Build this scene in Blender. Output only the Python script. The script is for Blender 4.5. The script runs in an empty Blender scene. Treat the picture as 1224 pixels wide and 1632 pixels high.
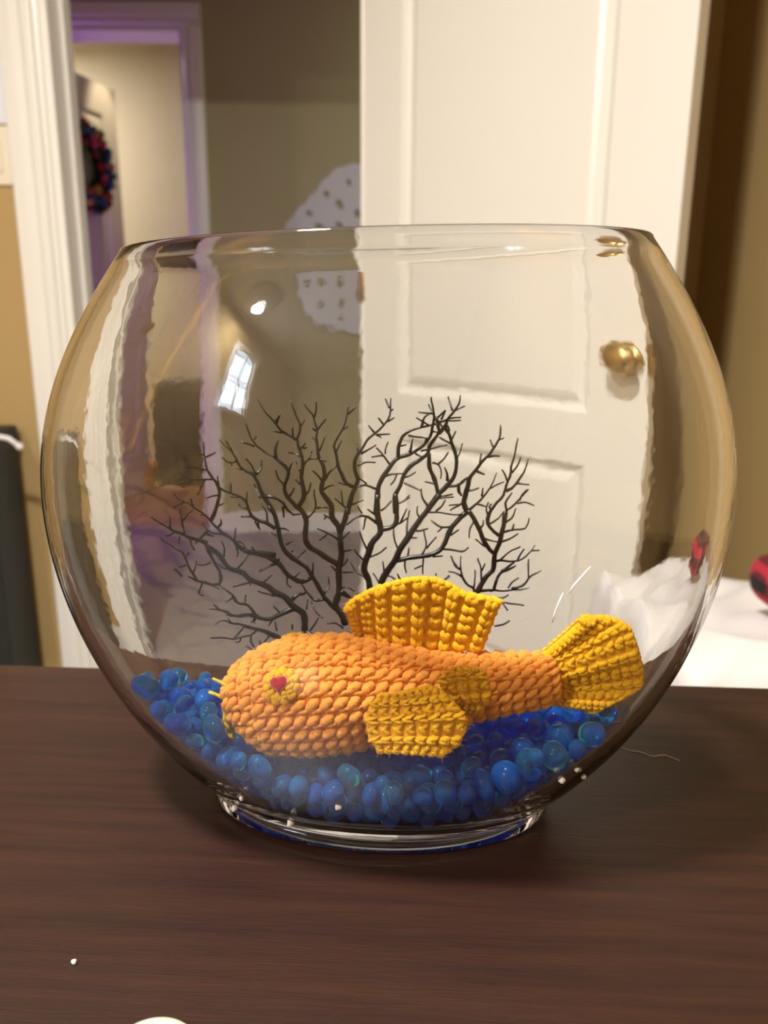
import bpy, bmesh, math, random
import numpy as np
from mathutils import Vector, Matrix, Quaternion

random.seed(7)
rng = np.random.default_rng(7)
sc = bpy.context.scene
col = sc.collection
TZ = 0.75                      # height of the table top above the floor

# ------------------------------------------------------------------ camera
FPX, PITCH, ROLL = 1226.0, math.radians(14.0), math.radians(0.37)
CAM = np.array([0.0, -0.298, 0.2027 + TZ])
_fw = np.array([0, math.cos(PITCH), -math.sin(PITCH)])
_up0 = np.array([0, math.sin(PITCH), math.cos(PITCH)])
_rt0 = np.array([1.0, 0, 0])
_rt = _rt0 * math.cos(ROLL) + _up0 * math.sin(ROLL)
_up = -_rt0 * math.sin(ROLL) + _up0 * math.cos(ROLL)
cam = bpy.data.cameras.new('camera')
cam_o = bpy.data.objects.new('camera', cam)
col.objects.link(cam_o)
cam_o.matrix_world = Matrix(((_rt[0], _up[0], -_fw[0], CAM[0]), (_rt[1], _up[1], -_fw[1], CAM[1]),
                             (_rt[2], _up[2], -_fw[2], CAM[2]), (0, 0, 0, 1)))
cam.sensor_fit = 'VERTICAL'
cam.sensor_height = 36.0
cam.sensor_width = 36.0
cam.lens = FPX / 1632 * 36.0
cam.clip_start = 0.01
cam.dof.use_dof = True
cam.dof.focus_distance = 0.285
cam.dof.aperture_fstop = cam.lens / 2.4
sc.camera = cam_o

# ------------------------------------------------------------------ world, lights, exposure
world = bpy.data.worlds.new('world')
sc.world = world
world.use_nodes = True
world.node_tree.nodes['Background'].inputs[0].default_value = (0.55, 0.72, 1.0, 1)
world.node_tree.nodes['Background'].inputs[1].default_value = 1.2
sc.view_settings.view_transform = 'Standard'
sc.view_settings.look = 'None'
sc.view_settings.gamma = 1.0
sc.view_settings.use_curve_mapping = False
sc.view_settings.exposure = 1.40
cy = sc.cycles
cy.max_bounces = 24
cy.diffuse_bounces = 5
cy.glossy_bounces = 8
cy.transmission_bounces = 20
cy.transparent_max_bounces = 8
cy.caustics_refractive = True
cy.caustics_reflective = True
cy.blur_glossy = 0.3
cy.sample_clamp_indirect = 6.0


def area(name, loc, size, power, color, target=None, shape='RECTANGLE', size_y=None, rot=None):
    L = bpy.data.lights.new(name, 'AREA')
    L.energy = power
    L.color = color
    L.cycles.is_caustics_light = name in ('ceiling_lamp_light', 'window_daylight')
    L.shape = shape
    L.size = size
    if size_y:
        L.size_y = size_y
    o = bpy.data.objects.new(name, L)
    col.objects.link(o)
    o.location = loc
    if target is not None:
        o.rotation_euler = (Vector(target) - Vector(loc)).to_track_quat('-Z', 'Y').to_euler()
    if rot:
        o.rotation_euler = rot
    return o


WARM = (1.0, 0.955, 0.885)
area('ceiling_lamp_light', (-0.50, -0.35, 2.36), 0.20, 23, WARM, shape='DISK', rot=(0, 0, 0))
area('ceiling_lamp_light', (-1.40, -1.40, 2.36), 0.13, 18, WARM, shape='DISK', rot=(0, 0, 0))
area('window_daylight', (-1.72, -1.825, 1.80), 0.58, 4.0, (0.72, 0.86, 1.0), shape='RECTANGLE', size_y=0.43,
     rot=(0, math.radians(-90), 0))
area('hall_fill_light', (0.65, 2.3, 2.36), 0.3, 2.4, WARM, shape='DISK', rot=(0, 0, 0))  # unseen lamp, added to lift the dark hall wall
area('far_room_lamp_light', (-2.05, 3.70, 2.34), 0.4, 13, (1.0, 0.90, 0.76), shape='DISK', rot=(0, 0, 0))


def spot_point(name, loc, power, color, radius=0.05):
    L = bpy.data.lights.new(name, 'POINT')
    L.energy = power
    L.color = color
    L.shadow_soft_size = radius
    o = bpy.data.objects.new(name, L)
    col.objects.link(o)
    o.location = loc
    return o


spot_point('purple_night_light', (-1.36, 2.62, 0.42), 1.5, (0.60, 0.14, 0.85), 0.06)
spot_point('purple_strip_light', (-1.40, 2.90, 1.35), 1.7, (0.45, 0.10, 1.0), 0.04)

L = bpy.data.lights.new('far_room_downlight', 'SPOT')
L.energy, L.color, L.shadow_soft_size, L.spot_size, L.spot_blend = 7, (1.0, 0.78, 0.48), 0.03, math.radians(34), 0.6
o = bpy.data.objects.new('far_room_downlight', L)
col.objects.link(o)
o.location = (-1.10, 3.62, 2.36)
o.rotation_euler = (Vector((-1.36, 3.72, 1.80)) - Vector(o.location)).to_track_quat('-Z', 'Y').to_euler()


# ------------------------------------------------------------------ helpers
def unproject_y(px, py, Y):
    d = _fw + _rt * (px - 612) / FPX - _up * (py - 816) / FPX
    return CAM + d * (Y - CAM[1]) / d[1]


def new_mat(name):
    m = bpy.data.materials.new(name)
    m.use_nodes = True
    nt = m.node_tree
    return m, nt, nt.nodes['Principled BSDF']


def node(nt, typ, **kw):
    n = nt.nodes.new(typ)
    for k, v in kw.items():
        if k.startswith('i_'):
            n.inputs[k[2:].replace('_', ' ')].default_value = v
        else:
            setattr(n, k, v)
    return n


def simple(name, rgb, rough=0.6, noise=0.0, scale=20.0, bump=0.0, bump_scale=None, bump_dist=0.001, metallic=0.0,
           sheen=0.0, spec=0.5, rgb2=None, stretch=(1, 1, 1)):
    m, nt, b = new_mat(name)
    b.inputs['Roughness'].default_value = rough
    b.inputs['Metallic'].default_value = metallic
    b.inputs['Specular IOR Level'].default_value = spec
    if sheen:
        b.inputs['Sheen Weight'].default_value = sheen
        b.inputs['Sheen Roughness'].default_value = 0.5
    tc = node(nt, 'ShaderNodeTexCoord')
    mp = node(nt, 'ShaderNodeMapping')
    mp.inputs['Scale'].default_value = stretch
    nt.links.new(tc.outputs['Object'], mp.inputs[0])
    nz = node(nt, 'ShaderNodeTexNoise', i_Scale=scale, i_Detail=5.0)
    nt.links.new(mp.outputs[0], nz.inputs['Vector'])
    mix = node(nt, 'ShaderNodeMix', data_type='RGBA')
    c2 = rgb2 if rgb2 else tuple(max(0, c * (1 - noise)) for c in rgb)
    mix.inputs['A'].default_value = (*rgb, 1)
    mix.inputs['B'].default_value = (*c2, 1)
    nt.links.new(nz.outputs[0], mix.inputs['Factor'])
    nt.links.new(mix.outputs['Result'], b.inputs['Base Color'])
    if bump:
        nz2 = node(nt, 'ShaderNodeTexNoise', i_Scale=bump_scale or scale, i_Detail=4.0)
        nt.links.new(mp.outputs[0], nz2.inputs['Vector'])
        bp = node(nt, 'ShaderNodeBump', i_Strength=bump, i_Distance=bump_dist)
        nt.links.new(nz2.outputs[0], bp.inputs['Height'])
        nt.links.new(bp.outputs[0], b.inputs['Normal'])
    return m


class MB:
    """collects vertices and faces, built as one mesh object"""

    def __init__(self):
        self.v, self.f, self.n = [], [], 0

    def add(self, v, f):
        v = np.asarray(v, float).reshape(-1, 3)
        self.v.append(v)
        self.f.extend([tuple(int(i) + self.n for i in q) for q in f])
        self.n += len(v)

    def box(self, x0, x1, y0, y1, z0, z1, M=None):
        v = np.array([(x, y, z) for z in (z0, z1) for y in (y0, y1) for x in (x0, x1)], float)
        if M is not None:
            v = v @ M[:3, :3].T + M[:3, 3]
        self.add(v, [(0, 2, 3, 1), (4, 5, 7, 6), (0, 1, 5, 4), (2, 6, 7, 3), (0, 4, 6, 2), (1, 3, 7, 5)])

    def grid(self, P, wu=False, wv=False):
        """P: (n, m, 3) grid of points"""
        n, m = P.shape[:2]
        f = []
        for i in range(n - (0 if wu else 1)):
            for j in range(m - (0 if wv else 1)):
                a, b = i, (i + 1) % n
                c, d = j, (j + 1) % m
                f.append((a * m + c, b * m + c, b * m + d, a * m + d))
        self.add(P, f)

    def tube(self, pts, rad, k=8, cap=True):
        pts = np.asarray(pts, float)
        rad = np.broadcast_to(np.asarray(rad, float), (len(pts),))
        T = np.gradient(pts, axis=0)
        T /= np.linalg.norm(T, axis=1)[:, None] + 1e-12
        ref = np.array([0, 0, 1.0]) if abs(T[0][2]) < 0.9 else np.array([1.0, 0, 0])
        rows = []
        u = np.cross(T[0], ref)
        u /= np.linalg.norm(u)
        for p, t, r in zip(pts, T, rad):
            u = u - t * (u @ t)
            u /= np.linalg.norm(u) + 1e-12
            w = np.cross(t, u)
            a = np.arange(k) * 2 * math.pi / k
            rows.append(p + r * (np.cos(a)[:, None] * u + np.sin(a)[:, None] * w))
        R = np.array(rows)
        if cap:
            R = np.concatenate([np.repeat(pts[:1, None], k, 1), R, np.repeat(pts[-1:, None], k, 1)], 0)
        self.grid(R, wv=True)

    def lathe(self, prof, k=32, center=(0, 0, 0), sx=1.0, sy=1.0):
        a = np.arange(k) * 2 * math.pi / k
        P = np.array([[(center[0] + r * sx * math.cos(t), center[1] + r * sy * math.sin(t), center[2] + z) for t in a]
                      for r, z in prof])
        self.grid(P, wv=True)

    def build(self, name, mat, parent=None, smooth=False, loc=None, merge=0.0, bevel=0.0, segs=2):
        me = bpy.data.meshes.new(name)
        V = np.concatenate(self.v)
        if loc is not None:
            V = V - np.asarray(loc)
        me.from_pydata(V.tolist(), [], self.f)
        if merge:
            bm = bmesh.new()
            bm.from_mesh(me)
            bmesh.ops.remove_doubles(bm, verts=bm.verts, dist=merge)
            bmesh.ops.recalc_face_normals(bm, faces=bm.faces)
            bm.to_mesh(me)
            bm.free()
        if smooth:
            me.shade_smooth()
        me.materials.append(mat)
        o = bpy.data.objects.new(name, me)
        col.objects.link(o)
        if parent is not None:
            o.parent = parent
        if loc is not None:
            o.location = loc
        if bevel:
            md = o.modifiers.new('bevel', 'BEVEL')
            md.width = bevel
            md.segments = segs
            md.limit_method = 'ANGLE'
        return o


def quad_mesh(name, V, F, mat, parent=None):
    """fast build from numpy vertices and quads"""
    me = bpy.data.meshes.new(name)
    V = np.ascontiguousarray(V, dtype=np.float32)
    F = np.ascontiguousarray(F, dtype=np.int32)
    me.vertices.add(len(V))
    me.vertices.foreach_set('co', V.ravel())
    me.loops.add(F.size)
    me.loops.foreach_set('vertex_index', F.ravel())
    me.polygons.add(len(F))
    me.polygons.foreach_set('loop_start', np.arange(len(F), dtype=np.int32) * 4)
    me.update(calc_edges=True)
    me.validate()
    me.shade_smooth()
    me.materials.append(mat)
    o = bpy.data.objects.new(name, me)
    col.objects.link(o)
    if parent is not None:
        o.parent = parent
    return o


def empty(name, loc, rotz=0.0):
    o = bpy.data.objects.new(name, None)
    o.empty_display_size = 0.02
    col.objects.link(o)
    o.location = loc
    o.rotation_euler = (0, 0, rotz)
    return o


def tag(o, label=None, cat=None, group=None, kind=None):
    if label:
        o['label'] = label
    if cat:
        o['category'] = cat
    if group:
        o['group'] = group
    if kind:
        o['kind'] = kind
    return o


def struct(o, label=None, cat=None):
    return tag(o, label, cat, kind='structure')


# ------------------------------------------------------------------ materials
M = {}
M['tan_wall'] = simple('tan_wall', (0.44, 0.305, 0.125), 0.75, 0.06, 6, 0.35, 160, 0.0015)
M['hall_wall'] = simple('hall_wall', (0.42, 0.38, 0.215), 0.8, 0.06, 6, 0.3, 140, 0.0015)
M['cream_wall'] = simple('cream_wall', (0.46, 0.41, 0.33), 0.7, 0.08, 4, 0.25, 90, 0.002)
M['ceiling_paint'] = simple('ceiling_paint', (0.80, 0.77, 0.70), 0.85, 0.04, 8, 0.4, 120, 0.002)
M['white_paint'] = simple('white_paint', (0.80, 0.785, 0.74), 0.32, 0.03, 9, 0.08, 60, 0.0006)
M['trim_paint'] = simple('trim_paint', (0.82, 0.81, 0.77), 0.35, 0.03, 9, 0.08, 60, 0.0006)
M['floor_carpet'] = simple('floor_carpet', (0.32, 0.28, 0.25), 0.95, 0.25, 60, 0.6, 300, 0.003)
M['floor_oak'] = simple('floor_oak', (0.66, 0.38, 0.20), 0.45, 0.35, 6, stretch=(1, 9, 1))
M['brass'] = simple('brass', (0.62, 0.43, 0.16), 0.28, 0.1, 40, metallic=1.0)
M['paper'] = simple('paper', (0.76, 0.77, 0.86), 0.7, 0.03, 20)
M['ivory_plastic'] = simple('ivory_plastic', (0.78, 0.72, 0.58), 0.4, 0.03, 20)
M['black_case'] = simple('black_case', (0.018, 0.020, 0.020), 0.55, 0.3, 30, 0.2, 400, 0.0004)
M['black_soft'] = simple('black_soft', (0.025, 0.028, 0.028), 0.7, 0.3, 30, 0.3, 300, 0.001)
M['white_cable'] = simple('white_cable', (0.75, 0.75, 0.75), 0.4, 0.03, 30)
M['doily_paper'] = simple('doily_paper', (0.62, 0.63, 0.66), 0.8, 0.05, 50)
M['white_cloth'] = simple('white_cloth', (0.76, 0.75, 0.76), 0.85, 0.05, 8, 0.25, 900, 0.0006, sheen=0.2)
M['orange_fabric'] = simple('orange_fabric', (0.72, 0.28, 0.05), 0.85, 0.15, 40, 0.3, 300, 0.001)
M['stool_wood'] = simple('stool_wood', (0.22, 0.12, 0.06), 0.5, 0.4, 12, stretch=(8, 1, 1))
M['foam'] = simple('foam', (0.86, 0.86, 0.84), 0.8, 0.04, 400, 0.4, 900, 0.0006)
M['lid_plastic'] = simple('lid_plastic', (0.60, 0.54, 0.42), 0.4, 0.04, 60)
M['lamp_shell'] = simple('lamp_shell', (0.82, 0.80, 0.76), 0.4, 0.03, 20)
M['thread'] = simple('thread', (0.75, 0.72, 0.70), 0.8, 0.04, 500)


def wood_mat():
    m, nt, b = new_mat('dark_wood')
    tc = node(nt, 'ShaderNodeTexCoord')
    mp = node(nt, 'ShaderNodeMapping')
    mp.inputs['Scale'].default_value = (1.6, 34, 1)
    nt.links.new(tc.outputs['Object'], mp.inputs[0])
    n1 = node(nt, 'ShaderNodeTexNoise', i_Scale=5.0, i_Detail=8.0, i_Roughness=0.65, i_Distortion=0.25)
    nt.links.new(mp.outputs[0], n1.inputs['Vector'])
    r = node(nt, 'ShaderNodeValToRGB')
    e = r.color_ramp.elements
    e[0].position, e[0].color = 0.30, (0.013, 0.0052, 0.0036, 1)
    e[1].position, e[1].color = 0.72, (0.034, 0.0138, 0.0085, 1)
    x = r.color_ramp.elements.new(0.52)
    x.color = (0.024, 0.0095, 0.0062, 1)
    nt.links.new(n1.outputs[0], r.inputs[0])
    mp2 = node(nt, 'ShaderNodeMapping')
    mp2.inputs['Scale'].default_value = (14, 300, 1)
    nt.links.new(tc.outputs['Object'], mp2.inputs[0])
    n2 = node(nt, 'ShaderNodeTexNoise', i_Scale=6.0, i_Detail=4.0)
    nt.links.new(mp2.outputs[0], n2.inputs['Vector'])
    mx = node(nt, 'ShaderNodeMix', data_type='RGBA', blend_type='OVERLAY')
    mx.inputs['Factor'].default_value = 0.45
    nt.links.new(r.outputs[0], mx.inputs['A'])
    nt.links.new(n2.outputs[1], mx.inputs['B'])
    hs = node(nt, 'ShaderNodeHueSaturation', i_Saturation=1.12)
    nt.links.new(mx.outputs['Result'], hs.inputs['Color'])
    nt.links.new(hs.outputs[0], b.inputs['Base Color'])
    n3 = node(nt, 'ShaderNodeTexNoise', i_Scale=9.0, i_Detail=3.0)
    nt.links.new(tc.outputs['Object'], n3.inputs['Vector'])
    mr = node(nt, 'ShaderNodeMapRange', i_To_Min=0.36, i_To_Max=0.48)
    nt.links.new(n3.outputs[0], mr.inputs[0])
    nt.links.new(mr.outputs[0], b.inputs['Roughness'])
    b.inputs['Specular IOR Level'].default_value = 0.5
    bp = node(nt, 'ShaderNodeBump', i_Strength=0.25, i_Distance=0.0004)
    nt.links.new(n2.outputs[0], bp.inputs['Height'])
    nt.links.new(bp.outputs[0], b.inputs['Normal'])
    return m


M['dark_wood'] = wood_mat()


def glass_mat(name, rgb, rough, ior, bump, scale, dist):
    m, nt, b = new_mat(name)
    b.inputs['Base Color'].default_value = (*rgb, 1)
    b.inputs['Roughness'].default_value = rough
    b.inputs['IOR'].default_value = ior
    b.inputs['Transmission Weight'].default_value = 1.0
    if bump:
        tc = node(nt, 'ShaderNodeTexCoord')
        nz = node(nt, 'ShaderNodeTexNoise', i_Scale=scale, i_Detail=3.0)
        nt.links.new(tc.outputs['Object'], nz.inputs['Vector'])
        bp = node(nt, 'ShaderNodeBump', i_Strength=bump, i_Distance=dist)
        nt.links.new(nz.outputs[0], bp.inputs['Height'])
        nt.links.new(bp.outputs[0], b.inputs['Normal'])
    return m


M['clear_glass'] = glass_mat('clear_glass', (0.99, 0.995, 0.99), 0.0, 1.50, 0.16, 55.0, 0.0005)


def bead_mat(name, rgb, trans):
    m, nt, b = new_mat(name)
    b.inputs['Base Color'].default_value = (*rgb, 1)
    b.inputs['Roughness'].default_value = 0.07
    b.inputs['IOR'].default_value = 1.40
    b.inputs['Transmission Weight'].default_value = trans
    return m


M['bead_blue'] = bead_mat('bead_blue', (0.003, 0.36, 1.0), 0.80)
M['bead_deep'] = bead_mat('bead_deep', (0.001, 0.25, 1.0), 0.78)
M['bead_pale'] = bead_mat('bead_pale', (0.04, 0.54, 1.0), 0.90)


def yarn_mat(name, rgb, rgb2, scale=750):
    m, nt, b = new_mat(name)
    tc = node(nt, 'ShaderNodeTexCoord')
    n1 = node(nt, 'ShaderNodeTexNoise', i_Scale=260.0, i_Detail=4.0)
    nt.links.new(tc.outputs['Object'], n1.inputs['Vector'])
    mix = node(nt, 'ShaderNodeMix', data_type='RGBA')
    mix.inputs['A'].default_value = (*rgb, 1)
    mix.inputs['B'].default_value = (*rgb2, 1)
    nt.links.new(n1.outputs[0], mix.inputs['Factor'])
    nt.links.new(mix.outputs['Result'], b.inputs['Base Color'])
    b.inputs['Roughness'].default_value = 0.85
    b.inputs['Specular IOR Level'].default_value = 0.25
    b.inputs['Sheen Weight'].default_value = 0.35
    b.inputs['Sheen Roughness'].default_value = 0.45
    b.inputs['Sheen Tint'].default_value = (1, 0.75, 0.35, 1)
    b.inputs['Subsurface Weight'].default_value = 0.0
    n2 = node(nt, 'ShaderNodeTexNoise', i_Scale=float(scale), i_Detail=5.0, i_Roughness=0.7)
    nt.links.new(tc.outputs['Object'], n2.inputs['Vector'])
    bp = node(nt, 'ShaderNodeBump', i_Strength=0.8, i_Distance=0.0012)
    nt.links.new(n2.outputs[0], bp.inputs['Height'])
    nt.links.new(bp.outputs[0], b.inputs['Normal'])
    return m


M['yarn_orange'] = yarn_mat('yarn_orange', (1.0, 0.45, 0.085), (0.98, 0.37, 0.050))
M['yarn_yellow'] = yarn_mat('yarn_yellow', (1.0, 0.60, 0.012), (0.99, 0.50, 0.008))
M['yarn_mustard'] = yarn_mat('yarn_mustard', (0.95, 0.54, 0.014), (0.88, 0.46, 0.010))
M['thread_yellow'] = yarn_mat('thread_yellow', (0.85, 0.66, 0.03), (0.75, 0.55, 0.02))
M['felt_red'] = yarn_mat('felt_red', (0.58, 0.014, 0.05), (0.52, 0.010, 0.035), 1500)
M['felt_pink'] = yarn_mat('felt_pink', (0.75, 0.30, 0.26), (0.7, 0.22, 0.2), 1500)
M['fan_black'] = simple('fan_black', (0.004, 0.005, 0.005), 0.34, 0.3, 200, 0.3, 900, 0.0004)

# ================================================================== THE SETTING
RX0, RX1, RY0, RY1, RH = -1.70, 0.70, -3.40, 1.50, 2.45


def boxes(name, mat, lst, **kw):
    mb = MB()
    for b in lst:
        mb.box(*b)
    return mb.build(name, mat, **kw)


struct(boxes('floor', M['floor_carpet'], [(-3.0, 1.6, -3.6, 3.06, -0.05, 0.0)]))
struct(boxes('floor_far_room', M['floor_oak'], [(-3.0, 1.0, 3.06, 4.5, -0.05, 0.0)]))
struct(boxes('ceiling', M['ceiling_paint'], [(-3.0, 1.6, -3.6, 4.5, RH, RH + 0.06)]))
DX0, DX1 = -0.715, -0.045              # doorway to the hall
struct(boxes('wall_back', M['tan_wall'], [(RX0 - 0.1, DX0, 1.50, 1.62, 0, RH), (DX1, RX1 + 0.12, 1.50, 1.62, 0, RH),
                                          (DX0, DX1, 1.50, 1.62, 2.05, RH)]))
struct(boxes('wall_right', M['tan_wall'], [(RX1, RX1 + 0.12, RY0, RY1, 0, RH)]))
struct(boxes('wall_front', M['tan_wall'], [(RX0 - 0.1, RX1 + 0.12, RY0 - 0.12, RY0, 0, RH)]))
WY0, WY1, WZ0, WZ1 = -2.05, -1.60, 1.50, 2.10
struct(boxes('wall_left', M['tan_wall'], [(RX0 - 0.12, RX0, RY0, WY0, 0, RH), (RX0 - 0.12, RX0, WY1, RY1, 0, RH),
                                          (RX0 - 0.12, RX0, WY0, WY1, 0, WZ0), (RX0 - 0.12, RX0, WY0, WY1, WZ1, RH)]))
# window in the wall behind the camera
w1 = struct(boxes('window_1', M['trim_paint'], [(RX0, RX0 + 0.018, WY0 - 0.06, WY1 + 0.06, WZ1, WZ1 + 0.06),
                                                (RX0, RX0 + 0.018, WY0 - 0.06, WY0, WZ0, WZ1),
                                                (RX0, RX0 + 0.018, WY1, WY1 + 0.06, WZ0, WZ1),
                                                (RX0, RX0 + 0.05, WY0 - 0.08, WY1 + 0.08, WZ0 - 0.03, WZ0)], bevel=0.003))
boxes('sash_bar', M['trim_paint'], [(RX0 - 0.01, RX0 + 0.01, -1.835, -1.815, WZ0, WZ1)], parent=w1)
boxes('sash_bar', M['trim_paint'], [(RX0 - 0.01, RX0 + 0.01, WY0, WY1, 1.79, 1.81)], parent=w1)
boxes('pane', M['clear_glass'], [(RX0 - 0.085, RX0 - 0.08, WY0, WY1, WZ0, WZ1)], parent=w1)
# hall and far room
struct(boxes('wall_hall_left', M['hall_wall'], [(-2.12, -2.0, 1.62, 3.0, 0, RH)]))
struct(boxes('wall_hall_right', M['hall_wall'], [(1.2, 1.32, 1.62, 3.0, 0, RH)]))
struct(boxes('wall_hall_fill', M['hall_wall'], [(-2.12, RX0 - 0.1, 1.5, 1.62, 0, RH), (RX1 + 0.12, 1.32, 1.5, 1.62, 0, RH)]))
FX0, FX1, FZ = -1.52, -0.776, 2.03
struct(boxes('wall_hall_far', M['hall_wall'], [(-2.7, FX0, 3.0, 3.12, 0, RH), (FX1, 1.32, 3.0, 3.12, 0, RH),
                                               (FX0, FX1, 3.0, 3.12, FZ, RH)]))
struct(boxes('wall_far_room_back', M['cream_wall'], [(-2.7, 0.5, 4.3, 4.42, 0, RH)]))
struct(boxes('wall_far_room_left', M['cream_wall'], [(-2.7, -2.58, 3.12, 4.3, 0, RH)]))
struct(boxes('wall_far_room_right', M['cream_wall'], [(0.4, 0.52, 3.12, 4.3, 0, RH)]))
struct(boxes('baseboard_far', M['trim_paint'], [(FX1 + 0.06, 1.2, 2.985, 3.0, 0, 0.09)], bevel=0.003))
struct(boxes('baseboard_left', M['trim_paint'], [(RX0, -0.81, 1.485, 1.5, 0, 0.09)], bevel=0.003))
struct(boxes('baseboard_right', M['trim_paint'], [(RX1 - 0.015, RX1, RY0, 1.48, 0, 0.09)], bevel=0.003))

CAS = [(0, 0), (0, .012), (.004, .017), (.030, .020), (.049, .020), (.054, .013), (.058, .010), (.061, .015), (.065, .018),
       (.071, .017), (.076, .010), (.085, .008), (.085, 0)]


def casing(name, xo, direction, z0, z1, y, mat=None):
    """moulded door casing, profile swept upwards; xo = outer edge, direction = +1 towards +x"""
    mb = MB()
    P = np.array([[(xo + direction * a, y - b, z) for a, b in CAS] for z in (z0, z1)])
    mb.grid(P)
    n = len(CAS)
    mb.f.append(tuple(range(n)))
    mb.f.append(tuple(range(2 * n - 1, n - 1, -1)))
    return struct(mb.build(name, mat or M['trim_paint'], merge=1e-6))


def casing_head(name, x0, x1, zi, y, mat=None):
    mb = MB()
    P = np.array([[(x, y - b, zi + .085 - a) for a, b in CAS] for x in (x0, x1)])
    mb.grid(P)
    n = len(CAS)
    mb.f.append(tuple(range(n)))
    mb.f.append(tuple(range(2 * n - 1, n - 1, -1)))
    return struct(mb.build(name, mat or M['trim_paint'], merge=1e-6))


casing('trim_1', -0.808, 1, 0, 2.05, 1.50)
casing('trim_2', 0.045, -1, 0, 2.05, 1.50)
casing_head('trim_3', -0.808, 0.045, 2.05, 1.50)
struct(boxes('trim_4', M['trim_paint'], [(DX0 - 0.008, DX0 + 0.010, 1.496, 1.632, 0, 2.05),
                                         (DX1 - 0.010, DX1 + 0.008, 1.496, 1.632, 0, 2.05),
                                         (DX0, DX1, 1.496, 1.632, 2.035, 2.055),
                                         (DX0 + 0.010, DX0 + 0.020, 1.56, 1.60, 0, 2.04)], bevel=0.002))
casing('trim_5', FX1 + 0.066, -1, 0, FZ, 3.0)
casing('trim_6', FX0 - 0.066, 1, 0, FZ, 3.0)
casing_head('trim_7', FX0 - 0.066, FX1 + 0.066, FZ, 3.0)
struct(boxes('trim_8', M['trim_paint'], [(FX0 - 0.008, FX0 + 0.010, 2.99, 3.13, 0, FZ), (FX1 - 0.010, FX1 + 0.008, 2.99, 3.13, 0, FZ),
                                         (FX0, FX1, 2.99, 3.13, FZ - 0.012, FZ + 0.008)], bevel=0.002))


def panel_door(name, width, height, thick, panels, mat):
    """slab with recessed mouldings and raised fields; local x = width, y = thickness (front at y=0), z = up"""
    mb = MB()
    xs = sorted({0, width} | {v for p in panels for v in p[:2]})
    zs = sorted({0, height} | {v for p in panels for v in p[2:]})
    for face in (0, 1):
        y = 0 if face == 0 else thick
        for i in range(len(xs) - 1):
            for j in range(len(zs) - 1):
                inside = any(p[0] <= xs[i] and xs[i + 1] <= p[1] and p[2] <= zs[j] and zs[j + 1] <= p[3] for p in panels)
                if not inside:
                    q = [(xs[i], y, zs[j]), (xs[i + 1], y, zs[j]), (xs[i + 1], y, zs[j + 1]), (xs[i], y, zs[j + 1])]
                    mb.add(q if face == 0 else q[::-1], [(0, 1, 2, 3)])
    for a, b in (((0, 0), (0, height)), ((width, 0), (width, height))):
        mb.add([(a[0], 0, a[1]), (a[0], thick, a[1]), (b[0], thick, b[1]), (b[0], 0, b[1])], [(0, 1, 2, 3)])
    for z in (0, height):
        mb.add([(0, 0, z), (width, 0, z), (width, thick, z), (0, thick, z)], [(0, 1, 2, 3)])
    root = mb.build(name, mat, merge=1e-6)
    ring = [(0.0, 0.0), (0.003, 0.004), (0.011, 0.0115), (0.015, 0.0135), (0.021, 0.0135), (0.029, 0.0075), (0.038, 0.004), (0.041, 0.0035)]
    for p in panels:
        pm = MB()
        for face in (0, 1):
            rows = []
            for d, dep in ring:
                y = dep if face == 0 else thick - dep
                rows.append([(p[0] + d, y, p[2] + d), (p[1] - d, y, p[2] + d), (p[1] - d, y, p[3] - d), (p[0] + d, y, p[3] - d)])
            R = np.array(rows)
            pm.grid(R, wv=True)
            pm.add(R[-1], [(0, 1, 2, 3)])
        pm.build('panel', mat, parent=root, merge=1e-6)
    return root


# the white door standing open into the room
HX, HY, LX, LY = -0.052, 1.5, 0.467, 1.0
dl = math.hypot(LX - HX, LY - HY)
door = struct(panel_door('door_1', dl, 2.02, 0.035, [(0.112, 0.590, 0.775, 1.90), (0.112, 0.590, 0.20, 0.675)], M['white_paint']))
door.location = (HX, HY, 0.012)
door.rotation_euler = (0, 0, math.atan2(LY - HY, LX - HX))
door['label'] = 'white panelled door standing open into the room behind the bowl'


def knob(parent, x, z, side, mat, thick=0.035, wide=1.0):
    mb = MB()
    prof = [(0, 0), (.028, 0), (.030, .002), (.029, .005), (.018, .008), (.012, .010), (.011, .026), (.016, .030), (.025, .036), (.0285, .044),
            (.0275, .052), (.020, .058), (.008, .0605), (0, .061)]
    mb.lathe(prof, 28)
    V = np.concatenate(mb.v)
    s = -1 if side == 0 else 1
    V2 = np.stack([x + V[:, 0] * wide, (0 if side == 0 else thick) + s * V[:, 2], z + V[:, 1]], -1)
    mb.v = [V2]
    return mb.build('door_knob', mat, parent=parent, smooth=True, merge=1e-6)


knob(door, 0.675, 0.885, 0, M['brass'], wide=1.3)['label'] = 'round brass door knob'
knob(door, 0.675, 0.885, 1, M['brass'], wide=1.3)
boxes('latch_plate', M['brass'], [(dl - 0.0004, dl + 0.0008, 0.006, 0.029, 0.86, 0.92)], parent=door)
for hz in (0.22, 1.02, 1.82):
    h = MB()
    h.tube([(0, -0.004, hz - 0.045), (0, -0.004, hz), (0, -0.004, hz + 0.045)], 0.006, 10)
    h.build('hinge', M['brass'], parent=door, smooth=True, merge=1e-6)

# the far door with the wreath, swung away into the far room
A2 = math.radians(76)
door2 = struct(panel_door('door_2', 0.735, 2.01, 0.035, [(0.11, 0.625, 1.02, 1.88), (0.11, 0.625, 0.22, 0.86)], M['white_paint']))
door2.location = (FX0 + 0.02, 3.10, 0.012)
door2.rotation_euler = (0, 0, A2)
knob(door2, 0.67, 0.92, 0, M['brass'])

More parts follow.
